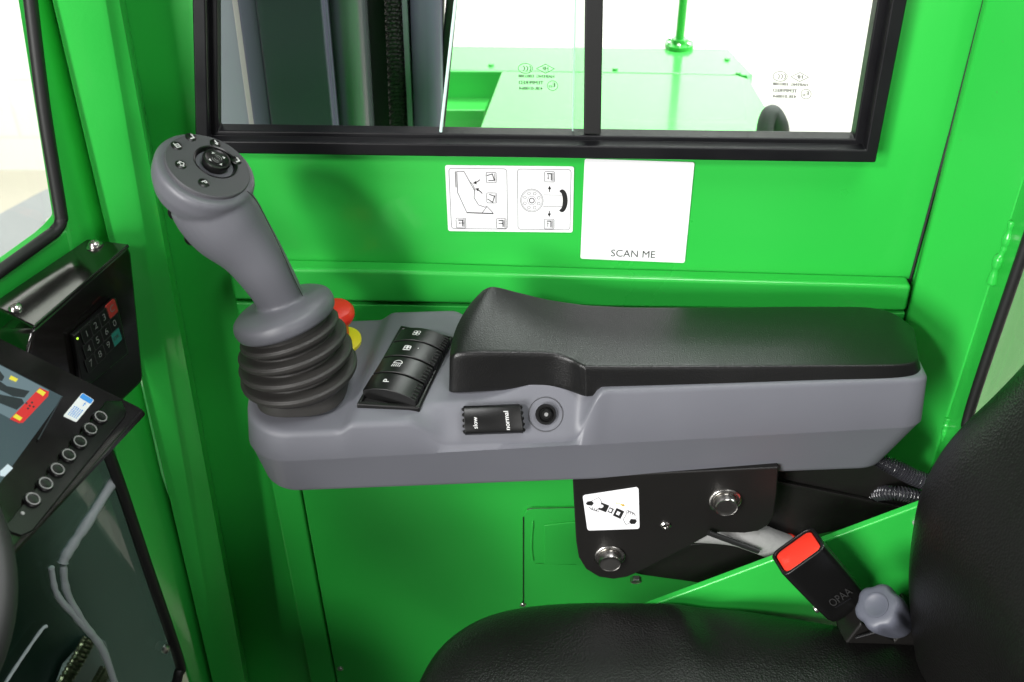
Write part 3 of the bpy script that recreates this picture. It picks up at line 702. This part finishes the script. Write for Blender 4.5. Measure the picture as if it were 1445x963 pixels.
# ================================================================ BRACKET UNDER THE CONSOLE
YB = -.138
bra = thing('mounting_bracket', 'black steel bracket plate with two round pins bolted under the grey console', 'bracket', P(940, 740, YB))
pl = [(808, 674), (1099, 660), (1096, 700), (1092, 728), (1084, 742), (1070, 750), (1050, 753), (1015, 752), (998, 757), (960, 778), (905, 806), (885, 815), (866, 818), (845, 815), (827, 804), (817, 788), (813, 765)]
plate('bracket_plate', pl, YB, .006, POWD, bra, bevel=.0012)
for u, v in ((1023, 706), (860, 785)):
    c = P(u, v, YB); g = G()
    g.lathe([(0, .0118), (.0012, .0118), (.0018, .0110), (.0018, .0096), (.001, .0094), (.001, .0088), (.0070, .0086), (.0080, .0080), (.0076, .0073), (.0079, .0040), (.0076, .0001)], c, (0, -1, 0), 40)
    g.make('pivot_pin', STEEL, bra)
c = P(939, 741.5, YB); G().lathe([(0, .0040), (.001, .0040), (.0018, .003), (.0018, .0018), (.001, .0014), (.001, .0001)], c, (0, -1, 0), 24).make('rivet', STEEL, bra)
st, A = sticker([(829, 748.5), (902.5, 746), (901, 687), (822, 699)], YB - .0002, 82, 62, 4, 'seat_belt_sticker', 'white sticker with two hands closing a seat belt buckle', bra)
def hand(ox, oy, k):
    def q(pts): return [(ox + k * x, oy + k * y) for x, y in pts]
    A.line(q([(-15, 6), (-8, 11), (0, 14), (3, 15), (5, 12), (7, 6), (4, 2), (2, -2), (-2, -6), (-8, -4), (-13, 1)]), .6, 0)
    for t in range(4): A.line(q([(-12 + 3.2 * t, 1.5 - 2.0 * t), (-10.4 + 3 * t, -3.0 - 1.9 * t), (-8.4 + 3 * t, -3.6 - 1.5 * t), (-7 + 3 * t, 1 - 1.5 * t)]), .5)
hand(20, 40, 1); hand(64, 22, -.95)
A.fill([(3, 48), (6, 51), (12, 51), (15, 47), (12, 43), (5, 45)]); A.fill([(78, 12), (75, 8), (69, 8), (66, 12), (69, 16), (76, 15)])
def block(x, y, wd, hg, an, k=0):
    c, s = math.cos(an), math.sin(an); return [(x + p * c - q_ * s, y + p * s + q_ * c) for p, q_ in ((-wd, -hg), (wd, -hg), (wd, hg), (-wd, hg))]
A.fill(block(29, 38, 6.5, 6, -.52)); A.fill(block(39, 32, 3.5, 4, -.52)); A.fill(block(38.6, 32.4, 2.1, 2.4, -.52), 2, .00006)
A.fill([(25 + 3.8 * math.cos(R(t)), 40.5 + 3 * math.sin(R(t))) for t in range(0, 360, 30)], 2, .00006)
A.fill(block(50.5, 26, 6.5, 6.6, -.52)); A.fill(block(50, 26.4, 2.6, 2.8, -.52), 2, .00006)
A.line([(48, 43), (50, 42)], 1.2, 1); A.line([(51.5, 41.5), (53, 40.8)], 1.2, 1); A.arrow(54.5, 40, 61, 36.6, 1.9, 4, 1)
A.make('printed_diagram', [INK, YEL, WHITE], st)
# support arm behind the bracket
arm = thing('support_arm', 'black steel arm sheets reaching back from the bracket towards the seat', 'support arm', P(1050, 760, -.10))
plate('upper_arm', [(1060, 655), (1225, 652), (1300, 690), (1292, 722), (1200, 745), (1132, 760), (1060, 748), (1000, 756)], -.118, .008, POWD, arm, bevel=.001)
G().prism([P(u, v, -.119) for u, v in ((1098, 676), (1274, 713), (1274, 716), (1098, 680))], (0, -.003, 0)).make('arm_rib', POWD, arm, bevel=.0006)
plate('lower_arm', [(880, 805), (905, 812), (985, 823), (1060, 800), (1150, 765), (1080, 772), (1010, 766), (960, 770)], -.122, .006, POWD, arm, bevel=.001)
g = G(); c = P(897, 815, -.125); g.lathe([(0, .0045), (.004, .0045), (.0045, .003), (.0045, .0001)], c, (0, -1, -.4), 6); g.make('arm_bolt', ZINC, arm)
strut = thing('sleeved_cylinder', 'light grey sleeved cylinder with a red ring tucked behind the bracket', 'cylinder', P(1060, 765, -.115))
p0, p1 = P(985, 772, -.128), P(1128, 776, -.128)
G().tube(cr([P(965, 752, -.128), P(1040, 752, -.128), P(1090, 768, -.128), P(1122, 780, -.128)], 24), lambda t: .0075 + .004 * sm(.0, .5, t), 24).make('sleeve', STRUT, strut)
d_ = (P(1122, 780, -.128) - P(1090, 768, -.128)).normalized()
G().lathe([(-.0012, .0119), (-.0012, .0121), (.0012, .0121), (.0012, .0119)], P(1110, 775, -.128), d_, 28).make('red_ring', RED, strut)
G().lathe([(0, .0100), (0, .0126), (.004, .0126), (.0045, .0105), (.006, .0105), (.006, .0125), (.0095, .0125), (.011, .0108), (.011, .0001)], P(1116, 777, -.128), d_, 28).make('collar', ZINC, strut)
G().tube([P(1000, 752, -.142), P(1070, 778, -.142)], .0022, 10).make('cable', SEAL, strut)
def hose(label, px, Y, r):
    pts = cr([P(u, v, y) for (u, v), y in zip(px, Y)], 60)
    h = thing('corrugated_hose', label, 'hose', pts[0], 'corrugated cable hoses')
    fine = cr(pts, 420)
    G().tube(fine, lambda t: r * (1 + .20 * math.sin(t * 2 * math.pi * 34)), 16).make('hose_tube', mat_hose, h)
mat_hose = mat('hose_plastic', (.022, .022, .026), .22, coat=.6)
hose('upper ribbed black hose leaving the end of the grey console', [(1236, 648), (1262, 660), (1290, 674), (1330, 690), (1380, 720)], [-.112, -.118, -.122, -.124, -.124], .0055)
hose('lower ribbed black hose curving along the black support arm', [(1200, 716), (1232, 699), (1262, 696), (1300, 703), (1350, 722)], [-.098, -.114, -.127, -.126, -.125], .0048)

# ================================================================ SEAT
YS = -.150
sp_ = thing('seat_side_plate', 'green sloping steel plate between the seat cushion and black arm', 'steel plate', P(1120, 800, YS))
G().prism([P(u, v, YS) for u, v in ((900, 862), (1330, 702), (1420, 702), (1420, 1000), (900, 1000))], (0, .006, 0)).make('plate_body', GREEN, sp_, bevel=.0015)
sw_ = [P(1292, 735, YS - .001), P(1296, 750, YS - .001), P(1290, 772, YS - .001)]
G().tube(cr(sw_, 12), .003, 8).make('weld_bead', STRUT, sp_, sub=1)
seat = thing('operator_seat', 'black leather operator seat with a rounded cushion and tall backrest', 'seat', (.15, -.40, -.30))
# cushion: rings of a rounded slab, edge nearest the wall follows the photo
edge = [(560, 1040), (574, 1000), (592, 958), (612, 922), (640, 893), (680, 869), (730, 855), (790, 848.5), (850, 847), (910, 848), (970, 851), (1040, 858), (1110, 868), (1180, 880), (1240, 890), (1300, 903), (1400, 930)]
ZS = -.190
ep = cr([PZ(u, v, ZS) for u, v in edge], 60)
near = [V((lerp(ep[0].x + .01, ep[-1].x, i / 59), -.66, ZS)) for i in range(60)]
rows_ = [0, .025, .06, .11, .17, .25, .36, .5, .64, .78, .9, 1]
loops = []
for i in range(60):
    e, n_ = ep[i], near[i]; lp = []
    out = V((e.x - .18, e.y + .42, 0)).normalized()
    lp.append(e - out * .020 + V((0, 0, -.085))); lp.append(e - out * .003 + V((0, 0, -.055))); lp.append(e + out * .003 + V((0, 0, -.03))); lp.append(e + out * .0015 + V((0, 0, -.012)))
    for q in rows_:
        p = lerp(e, n_, q); bul = .012 * (1 - math.exp(-q * 28)) - .010 * sm(.12, .30, q) * (1 - sm(.72, .9, q))
        p = p + V((0, 0, bul))
        # pulled creases in the cover
        cx = p.x - .145; p.z -= .006 * math.exp(-((cx) / .012) ** 2 - ((q - .05) / .04) ** 2) - .005 * math.exp(-((cx + .022) / .016) ** 2 - ((q - .06) / .05) ** 2)
        dl = (p.x - ep[4].x) + .35 * (p.y - ep[4].y + .05); p.z -= .0065 * math.exp(-(dl / .012) ** 2) * sm(.02, .12, q) * (1 - sm(.3, .5, q)) * (1 if i < 34 else 0)
        lp.append(p)
    lp.append(n_ + V((0, -.01, -.05))); lp.append(n_ + V((0, 0, -.09)))
    loops.append(lp)
g = G(); g.loft(loops, cap=True); cu = g.make('seat_cushion', LEATH, seat, sub=2)
# piped bolster seam
G().tube([lerp(ep[i], near[i], .20) + V((0, 0, .0035)) for i in range(0, 60)], .0012, 8).make('cushion_seam', LEATH, seat)
bo = [(1560, 420), (1500, 478), (1445, 545), (1400, 592), (1350, 640), (1312, 690), (1292, 740), (1283, 800), (1282, 860), (1290, 930), (1305, 1000), (1330, 1100)]
YK = -.215
bp = cr([P(u, v, YK) for u, v in bo], 48)
loops = []
for q, ins, dz in ((-.055, .055, 0), (-.045, .030, 0), (-.028, .011, 0), (-.008, .001, 0), (.012, 0, 0), (.035, .006, 0), (.08, .016, 0), (.14, .020, 0), (.22, .014, 0), (.32, .010, 0), (.40, .02, 0)):
    lp = []
    for i, p in enumerate(bp):
        t = (bp[min(i + 1, 47)] - bp[max(i - 1, 0)]).normalized(); nrm = V((-t.z, 0, t.x))
        if nrm.x < 0: nrm = -nrm
        lp.append(p + nrm * ins + V((0, -q, 0)))
    lp += [bp[-1] + V((.25, -q, 0)), bp[0] + V((.15, -q, 0))]
    loops.append(lp)
G().loft(loops).make('backrest', LEATH, seat, sub=1)
# knob with finger scallops
kc = P(1246, 862, -.21); kax = (P(1216, 838, -.21) - P(1272, 896, -.21)).normalized() * 1.1 + V((0, -.36, .10)); kax.normalize()
a_, b_, c_ = basis(kax)
rings = []
for h, r, s in ((-.034, .010, 0), (-.032, .0135, .1), (-.022, .0155, .4), (-.006, .0185, 1), (.006, .0200, 1), (.0105, .0190, .9), (.013, .0165, .6), (.0138, .012, .2), (.0138, .0005, 0)):
    rings.append([kc + c_ * h + (a_ * math.cos(t * math.pi / 36) + b_ * math.sin(t * math.pi / 36)) * (r * .87 * (1 - .13 * s * (.5 - .5 * math.cos(6 * t * math.pi / 36)) ** 1.5)) for t in range(72)])
kn = G().loft(rings).make('adjuster_knob', KNOBG, seat, sub=1)
G().lathe([(0, .0085), (.0006, .0085), (.0006, .0070), (.0003, .0066), (.0003, .0001)], kc + c_ * .0138, c_, 32).make('knob_cap', KNOBG, kn)
G().prism([P(u, v, -.20) for u, v in ((1190, 912), (1215, 880), (1262, 905), (1288, 880), (1320, 900), (1300, 1000), (1200, 960))], (0, .03, 0)).make('seat_slide_bracket', POWD, seat, bevel=.002)
G().tube([P(1208, 900, -.202), P(1236, 892, -.206)], .0012, 8).make('bracket_edge', ALU, seat)

# ================================================================ BELT BUCKLE
buc = thing('seat_belt_buckle', 'black seat belt buckle with a bright red release button beside the cushion', 'buckle', P(1160, 815, -.17))
YU = -.176
tl, tr_, br_, bl_ = P(1098, 797, YU - .004), P(1153, 758, YU + .004), P(1214, 826, YU + .004), P(1168, 875, YU - .004)
nb = (tr_ - tl).cross(bl_ - tl).normalized()
if nb.y > 0: nb = -nb
ax = ((tr_ + tl) / 2 - (br_ + bl_) / 2).normalized(); sd = (tr_ - tl).normalized(); sd = (sd - ax * sd.dot(ax)).normalized(); nb = ax.cross(sd).normalized()
if nb.y > 0: nb = -nb
cb = (tl + tr_ + br_ + bl_) / 4; LB = ((tl + tr_) - (bl_ + br_)).length / 2; WB = (tr_ - tl).length
tiltn = (nb + ax * .0).normalized()
def B3(x, y, z): return cb + sd * (x * WB / 2) + ax * (y * LB / 2) + tiltn * z
TH = .011
def rr_ring(y, wx, hz, r=.35):
    return [B3(px * wx, y, pz * hz) for px, pz in rounded(-1, -1, 1, 1, r, 5)]
g = G(); g.loft([rr_ring(-1.2, .62, .005), rr_ring(-1.05, .88, .009), rr_ring(-.9, .98, TH * .9), rr_ring(-.3, 1.03, TH * 1.05), rr_ring(.6, 1.06, TH * 1.15), rr_ring(1, 1.07, TH * 1.18), rr_ring(1.02, .95, TH * 1.0), rr_ring(.90, .91, TH * .92)])
bb = g.make('buckle_body', BPLA, buc, bevel=.0008)
# red button set in the end, front lip cut away so that it shows from the front
g = G()
for y, wx, hz in ((.90, .84, TH * .86), (1.05, .84, TH * .86), (1.10, .78, TH * .78)): rings = None
g.loft([rr_ring(.86, .90, TH * .91), rr_ring(.975, .90, TH * .91), rr_ring(.99, .85, TH * .8)])
rb = g.make('release_button', RED, buc, bevel=.0006)
A = Art(lambda a, b, h=0: B3(a, b, TH * .985 + .0006 + h + TH * .12 * max(0, (b + .3) / .9) * 1.0 + .0002))
vs, fs = glyphs('OPAA', 1)
lw = G()
lw.add([B3(.12 + x * .40, -.42 + y * .34, TH * 1.06 + .0006) for x, y in vs], fs); lw.make('lettering', DINK, buc, smooth=False, recalc=False)
G().tube([B3(-.35, -.62, TH * 1.0), B3(.45, -.66, TH * 1.0)], .0005, 6).make('buckle_ridge', ALU, buc)
g = G(); g.tube(cr([B3(0, -1.15, 0), B3(.05, -1.5, -.002), B3(.2, -1.9, -.004), B3(.4, -2.3, -.006)], 40), lambda t: .0062 + .0009 * math.sin(t * 60), 12); g.make('buckle_stalk', RUB, buc)
G().lathe([(0, .003), (.002, .003), (.0028, .001)], B3(-1.0, -.55, .004), -sd, 16).make('side_stud', ZINC, buc)

# ================================================================ KEYPAD BOX
kA, kB, kC = PT(185, 349, .744), PT(48, 466, .672), PT(203, 538, .786)
kn_ = (kB - kA).cross(kC - kA).normalized()
if kn_.x < 0: kn_ = -kn_
def K(u, v, off=0): return PL(u, v, kA + kn_ * off, kn_)
box = thing('keypad_box', 'glossy black steel box with a numeric keypad bolted to the front pillar', 'keypad', K(125, 470))
front = [K(u, v) for u, v in ((181, 346), (186, 356), (203, 530), (201, 540), (172, 568), (60, 640), (38, 500), (46, 466))]
# flat mounting flange along the top, running to the belt panel
tf = [K(183, 347), K(48, 464)]; bk = -kn_ * .062 + V((0, 0, .004))
far = [PQ(124, 340, .004), PQ(-12, 432, .004)]
v4 = [tf[0], tf[1], tf[1] + (far[1] - tf[1]), tf[0] + (far[0] - tf[0])]
G().prism(front, (v4[3] - v4[0]) * .9 + V((0, 0, -.006))).make('box_body', GLOSS, box, bevel=.0025, seg=4)
v4 = [p + V((0, 0, .0016)) for p in v4]
G().prism(v4, (0, 0, -.003)).make('mounting_flange', GLOSS, box, bevel=.0012)
fn_ = (v4[1] - v4[0]).cross(v4[3] - v4[0]).normalized()
if fn_.z < 0: fn_ = -fn_
for u, v in ((134, 348), (23, 438)):
    c = PL(u, v, v4[0] + fn_ * .0005, fn_)
    G().lathe([(0, .0055), (.0008, .0055), (.0008, .0042), (.003, .0036), (.004, .0024), (.004, .0016), (.0025, .0014), (.0025, .0001)], c, fn_, 28).make('hex_screw', STEEL, box)
def Z2(zx, zy): return zx / 3.21, 320 + zy / 3.21
kp = [K(*Z2(*q), .0005) for q in ((312, 487), (505, 318), (560, 570), (352, 738))]
G().prism(kp, kn_ * .004).make('keypad_plate', BPLA, box, bevel=.001)
exk = (K(*Z2(467, 410)) - K(*Z2(388, 485))).normalized(); eyk = kn_.cross(exk)
if eyk.z < 0: eyk = -eyk
KINK = mat('dim_key_print', (.11, .12, .11), .5); REDK = mat('red_key', (.25, .02, .015), .45); TEAL = mat('teal_key', (.012, .13, .10), .45)  # digits and red key darkened in colour for the shaded keypad face
keys = {'1': (388, 485), '2': (428, 448), '3': (467, 410), 'C': (503, 372), '4': (398, 553), '5': (437, 513), '6': (477, 475), '0': (514, 437), '7': (407, 618), '8': (448, 577), '9': (486, 535), 'OK': (522, 500)}
upk = (K(*Z2(388, 485)) - K(*Z2(398, 553))); upk = (upk - exk * upk.dot(exk)).normalized()
for d, q in keys.items():
    c = K(*Z2(*q), .0045)
    f = lambda a, b, h=0, c=c: c + (exk * a + upk * b) * .001 + kn_ * h
    pts = rounded(-4.6, -5.2, 4.6, 5.2, 1.4)
    ky = G().prism([f(a, b) for a, b in pts], kn_ * .0008).make('key', REDK if d == 'C' else TEAL if d == 'OK' else BPLA, box, smooth=False)
    A = Art(lambda a, b, h=0, f=f: f(a, b, .001 + h))
    if d not in ('C', 'OK'): A.line(rounded(-4.4, -5, 4.4, 5, 1.3), .3, 1, True)
    A.text(d, 0, 0, 7 if d != 'OK' else 4, 0 if d != 'OK' else 1); A.make('key_digit', [KINK, DINK], ky)
c = K(*Z2(350, 507), .0045); G().lathe([(0, .0008), (.0006, .0006), (.0006, .0001)], c, kn_, 12).make('status_light', LEDG, box)

# ================================================================ DISPLAY
mA, mB, mC = PT(210, 580, .70), PT(34, 768, .585), PT(0, 476, .665)
mn = (mB - mA).cross(mC - mA).normalized()
if mn.z < 0: mn = -mn
exm = (mA - mB).normalized(); eym = mn.cross(exm)
if eym.z < 0: eym = -eym
def Mx(u, v, off=0): return PL(u, v, mA + mn * off, mn)
def mxy(u, v): p = Mx(u, v) - mA; return p.dot(exm) * 1000, p.dot(eym) * 1000      # millimetres from the lower right corner
def M3(a, b, h=0): return mA + (exm * a + eym * b) * .001 + mn * h
mon = thing('display_monitor', 'black control display with a lit grey screen and seven ring buttons', 'display', M3(-110, 70, -.02))
ang = math.atan2((mC - mA).dot(eym), (mC - mA).dot(exm))
WM, HM = 235, (mC - mA).dot(eym) * 1000 + 25
sk = (mC - mA).dot(exm) / (mC - mA).dot(eym)
def Ms(a, b, h=0): return M3(a + sk * b, b, h)        # sheared with the housing's slightly raked side
g = G(); g.loft([[Ms(a, b, h) for a, b in rounded(-WM - i, i, -i, HM - i, 5)] for h, i in ((-.026, 8), (-.022, 4), (-.004, .5), (-.0012, 0), (0, 1.2))])
g.make('display_housing', GLOSS, mon, bevel=0)
def mpl(pts, m, name, h0, h1, r=0, parent=mon, **kw):
    return G().prism([Mx(u, v, h0) for u, v in pts], mn * (h1 - h0)).make(name, m, parent, **kw)
bpn = G().loft([[Mx(u, v, h) for u, v in p] for h, p in ((0, [(8, 742), (150, 566), (172, 566), (178, 582), (176, 590), (46, 750), (30, 757), (14, 752)]), (.0012, [(10, 741), (151, 568), (171, 568), (176, 582), (174, 589), (45, 748), (30, 755), (15, 750)]))])
bpn.make('button_strip', BPLA, mon)
zb = [(320, 115), (287, 154), (253, 195), (217, 238), (181, 284), (143, 330), (102, 380)]
for zx, zy in zb:
    c = Mx(zx / 2.277, 540 + zy / 2.277, .001)
    bt = G().lathe([(0, .0047), (.0012, .0047), (.0018, .0042), (.0014, .0030), (.0012, .0001)], c, mn, 28).make('ring_button', BPLA, mon)
    a_, b_, c_ = basis(mn); g = G(); g.tube([c + mn * .0019 + (a_ * math.cos(R(t)) + b_ * math.sin(R(t))) * .0035 for t in range(0, 361, 12)], .00038, 6); g.make('button_ring', STRUT, bt)
c = Mx(72 / 2.277, 540 + 421 / 2.277, .001); G().lathe([(0, .0012), (.0006, .001), (.0006, .0001)], c, mn, 12).make('light_sensor', STRUT, mon)
def zz(x, y): return x / 3.21, 320 + y / 3.21
scr = mpl([(-80, 460), (0, 516), (88, 561), (-6, 690), (-80, 690)], SCR, 'screen', .0002, .0009, smooth=False)
def spoly(zp, k, g, h=.0011): g.add([Mx(*zz(x, y), h) for x, y in zp], [tuple(range(len(zp)))], k)
g = G()
spoly([(-40, 612), (0, 628), (222, 742), (100, 890), (50, 872), (0, 846), (-40, 826)], 0, g)
spoly([(-40, 690), (0, 700), (30, 722), (135, 745), (110, 775), (60, 770), (0, 740), (-40, 725)], 1, g, .0013)
spoly([(-40, 745), (0, 760), (100, 780), (110, 800), (75, 830), (0, 800), (-40, 790)], 1, g, .0013)
spoly([(-40, 640), (0, 655), (20, 680), (10, 700), (-40, 690)], 1, g, .0014)
spoly([(180, 730), (222, 748), (218, 768), (105, 888), (85, 890), (45, 872)], 2, g, .0016)
spoly([(165, 748), (180, 734), (208, 752), (195, 768)], 3, g, .0018); spoly([(58, 862), (72, 848), (102, 866), (90, 880)], 3, g, .0018); spoly([(40, 690), (50, 674), (82, 690), (72, 704)], 3, g, .0018)
for x, y in ((120, 800), (145, 797), (135, 812), (127, 824), (152, 816)): spoly([(x - 6, y), (x, y - 6), (x + 6, y), (x, y + 6)], 1, g, .0018)
spoly([(170, 963), (278, 770), (283, 772), (176, 966)], 1, g, .0013)
g.make('screen_graphics', [SCRL, SCRD, SRED, SYEL], scr, smooth=False, recalc=False)
g = G()
for zp in ([(0, 285), (25, 262), (42, 275), (15, 302), (0, 300)],): g.add([Mx(x / 2.277, 540 + y / 2.277, .0012) for x, y in zp], [tuple(range(len(zp)))])
g.make('screen_icon', [SWHT], scr, smooth=False, recalc=False)
lq = [Mx(*zz(*q), .0003) for q in ((285, 860), (345, 888), (426, 788), (372, 754))]
st, A = sticker(None, 0, 60, 110, 6, 'paper_label', 'small white label with a blue band and lines of blue text', mon, n=mn, pts=lq)
A.rect(3, 88, 57, 108, 0, 0, 5)
for t in range(5):
    x = 10 + t * 9
    for s_ in range(6): A.rect(x, 12 + s_ * 7, x + 4.5, 16 + s_ * 7 + (t * s_ % 3), 0)
A.arrow(38, 66, 38, 84, 3, 8, 0)
A.make('printed_text', [BLUE], st)
# ---- steering wheel: only the rim's outer edge comes into the picture
wc = PT(-312, 842, .50); whn = (CAM - wc).normalized() + V((.25, .1, .25)); whn.normalize()
whl = thing('steering_wheel', 'black steering wheel rim in front of the display', 'steering wheel', wc)
a_, b_, c_ = basis(whn)
RWH = 278 * .50 / FPX
pts = [wc + (a_ * math.cos(R(t)) + b_ * math.sin(R(t))) * RWH for t in range(0, 361, 5)]
G().tube(pts, .0135, 20).make('wheel_rim', SEAL, whl)
G().lathe([(-.02, .030), (-.005, .032), (.004, .028), (.006, .001)], wc, whn, 32).make('wheel_hub', RUB, whl)
for t in (90, 210, 330): G().tube([wc + (a_ * math.cos(R(t)) + b_ * math.sin(R(t))) * q for q in (.025, RWH)], .008, 12).make('wheel_spoke', RUB, whl)

g = G(); g.loft([[V((x * s_ - .42, y * s_ - .46, z)) for x, y in rounded(-.10, -.15, .10, .15, .03)] for z, s_ in ((-.60, 1.15), (-.25, 1), (-.06, .85), (0, .6))])
g.make('unseen_shade_block', SEAL, whl)  # unseen block added below the wheel to shade the lower-left wall

# ================================================================ OUTSIDE: MAST, HOOD, FENDER, CHAIN
YM = .16
mast = thing('lift_mast', 'dark slate steel lift mast standing outside the side window', 'mast', (-.2, YM, -1.2))
def mcol(name, t0, t1, b0, b1, m, Y, d, bev=.002):
    lo = []; hi = []
    for a, b in ((t0, b0), (t1, b1)):
        p, q = P(a, 0, Y), P(b, 184, Y); x = (p + q) / 2
        p_, q_ = P((t0 + t1) / 2, 0, Y), P((b0 + b1) / 2, 184, Y); e = (p_ - q_) / (p_.z - q_.z)
        lo.append((x + e * (-1.2 - x.z))); hi.append((x + e * (.75 - x.z)))
    lo = [lo[0], lo[1], lo[1] + V((0, d, 0)), lo[0] + V((0, d, 0))]; hi = [hi[0], hi[1], hi[1] + V((0, d, 0)), hi[0] + V((0, d, 0))]
    return G().loft([lo, hi]).make(name, m, mast, bevel=bev)
mcol('outer_flange', 262, 336, 292, 361, SLATEL, YM + .012, .03)
mcol('wear_strip', 327, 337, 352, 362, SILV, YM + .008, .006, .001)
mcol('rail_web', 334, 362, 359, 384, SLATE, YM + .004, .03)
mcol('inner_rail', 360, 454, 383, 472, SLATE, YM - .008, .05)
mcol('rail_edge', 453, 461, 471, 477, SLATE, YM + .006, .03)
p, q = P(488, 0, YM + .03), P(501, 184, YM + .03); rC = 30 / FPX * (p - CAM).dot(FWD)
e = (p - q).normalized(); G().tube([q - e * 1.2, p + e * .7], rC, 48).make('lift_cylinder', CHROME, mast)
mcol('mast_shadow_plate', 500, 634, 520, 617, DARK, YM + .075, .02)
mcol('rail_strip', 566, 575, 576, 583, SLATEL, YM + .035, .02, .001)
mcol('far_rail', 575, 623, 583, 623, SLATE, YM + .03, .04, .012)
mcol('hose_rail', 630, 645, 612, 628, DARK, YM + .055, .02)
# chain of side links
g = G(); p, q = P(553, -60, YM + .045), P(563, 200, YM + .045); nl = 46
for i in range(nl):
    c = lerp(p, q, (i + .5) / nl); d = (q - p) / nl
    for s_ in (-1, 1):
        o_ = V((s_ * .0035, 0, 0)) * (1.0 if i % 2 else 1.35)
        g.tube([c + o_ - d * .62, c + o_ - d * .25, c + o_, c + o_ + d * .25, c + o_ + d * .62], lambda t: .0032 if t in (0, 1) else (.0022 if abs(t - .5) < .1 else .003), 8)
    g.tube([c - d * .5 - V((.006, 0, 0)), c - d * .5 + V((.006, 0, 0))], .0022, 8)
g.make('lift_chain', DARK, mast)
PALEG = mat('outside_green_paint', (.06, .50, .08), .2, coat=.65, var=.04, vscale=4)
ZH = -.115
hood = thing('machine_hood', 'bright green machine deck with sheet covers seen through the side window', 'vehicle hood', PZ(900, 120, ZH))
def deckp(name, px, z, th, m=PALEG, bev=.002): return G().prism([PZ(u, v, z) for u, v in px], (0, 0, -th)).make(name, m, hood, bevel=bev)
deckp('rear_deck', [(560, 62), (640, 65), (1028, 69), (1063, 106), (900, 103), (640, 99), (560, 98)], ZH - .012, .02)
deckp('cover_plate', [(708, 101), (720, 100.2), (1040, 106), (1058, 112), (1112, 205), (1140, 260), (650, 260), (668, 205)], ZH, .022)
deckp('side_bracket', [(1052, 104.5), (1062, 104.5), (1061, 121), (1056, 113)], ZH - .013, .10, GREEN, .001)
deckp('side_trough', [(560, 122), (698, 122), (684, 156), (560, 155)], ZH - .05, .03)
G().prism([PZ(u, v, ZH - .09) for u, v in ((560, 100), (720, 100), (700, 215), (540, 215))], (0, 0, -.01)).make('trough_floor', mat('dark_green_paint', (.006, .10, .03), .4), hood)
pb = [PZ(u, v, ZH - .0125) for u, v in ((560, 99), (715, 100))]
G().prism([pb[0], pb[1], pb[1] + V((0, 0, -.07)), pb[0] + V((0, 0, -.07))], (0, -.004, 0)).make('deck_skirt', GREEN, hood)
for u, v in ((1026, 84), (1042, 104), (868, 98), (693, 92)):
    G().lathe([(0, .004), (.002, .003), (.002, .001)], PZ(u, v, ZH - .011), (0, 0, 1), 16).make('deck_bolt', PALEG, hood)
fb = PZ(958, 66, ZH - .012)
fl = G().lathe([(0, .020), (.006, .020), (.006, .010), (.012, .010), (.012, .0001)], fb, (0, 0, 1), 24).make('post_base', PALEG, hood)
g = G()
for k in range(6):
    t = R(60 * k + 20); g.lathe([(.006, .003), (.009, .003), (.010, .0015)], fb + V((.015 * math.cos(t), .015 * math.sin(t), 0)), (0, 0, 1), 6)
g.make('base_bolts', ZINC, fl)
G().tube([fb, fb + V((.002, 0, .6))], .006, 16).make('post', PALEG, hood)
h0 = [PZ(u, v, z) for u, v, z in ((1077, 205, ZH), (1080, 178, ZH + .02), (1085, 163, ZH + .03), (1092, 161, ZH + .03), (1101, 178, ZH + .015), (1103, 205, ZH - .02))]
G().tube(cr(h0, 40), .0098, 16).make('grab_handle', mat('grained_grey_handle', (.035, .04, .037), .65, bump=.6, bscale=400), hood)
# things outside the front windows
fen = thing('grey_fender', 'grey steel fender outside the left front window', 'fender', PZ(20, 320, -.55))
G().prism([PZ(u, v, -.55) for u, v in ((-60, 330), (66, 263), (110, 262), (130, 330), (60, 420), (-160, 560))], (0, 0, -.05)).make('fender_plate', FEND, fen, bevel=.01)
c = PZ(75, 313, -.548); G().lathe([(0, .012), (.003, .012), (.004, .007), (.004, .0001)], c, (0, 0, 1), 24).make('fender_bolt', ZINC, fen)
QF = -.16
low = thing('front_machine_panel', 'dark green machine panel behind the lower left window', 'machine panel', PQ(60, 850, QF))
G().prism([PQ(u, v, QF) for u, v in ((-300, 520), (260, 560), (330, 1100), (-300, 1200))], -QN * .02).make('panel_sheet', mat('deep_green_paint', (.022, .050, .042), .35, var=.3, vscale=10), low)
G().prism([PQ(u, v, QF + .012) for u, v in ((96, 940), (128, 905), (150, 905), (172, 975), (160, 1010), (70, 1010))], -QN * .008).make('panel_bracket', FEND, low, bevel=.002)
def chain(label, px):
    pts = cr([PQ(u, v, QF + .03) for u, v in px], 15)
    o = thing('drive_chain', label, 'chain', pts[0], 'roller chains')
    g = G()
    for i in range(14):
        p, q = pts[i], pts[i + 1]; d = q - p; s_ = d.cross(QN).normalized()
        for k in (-1, 1):
            of = s_ * k * (.0065 if i % 2 else .0050)
            g.tube([p + of - d * .2, p + of + d * .1, p + of + d * .5, p + of + d * .9, p + of + d * 1.2], lambda t: .0024 if abs(t - .5) < .1 else .0036, 8)
        g.tube([p - s_ * .009, p + s_ * .009], .0026, 8)
    g.make('chain_links', CHAIN, o)
chain('longer roller chain hanging behind the lower left window', [(78, 985), (96, 955), (112, 928), (126, 902)])
chain('shorter roller chain stub by the window bottom edge', [(128, 985), (138, 966), (146, 952), (150, 944)])
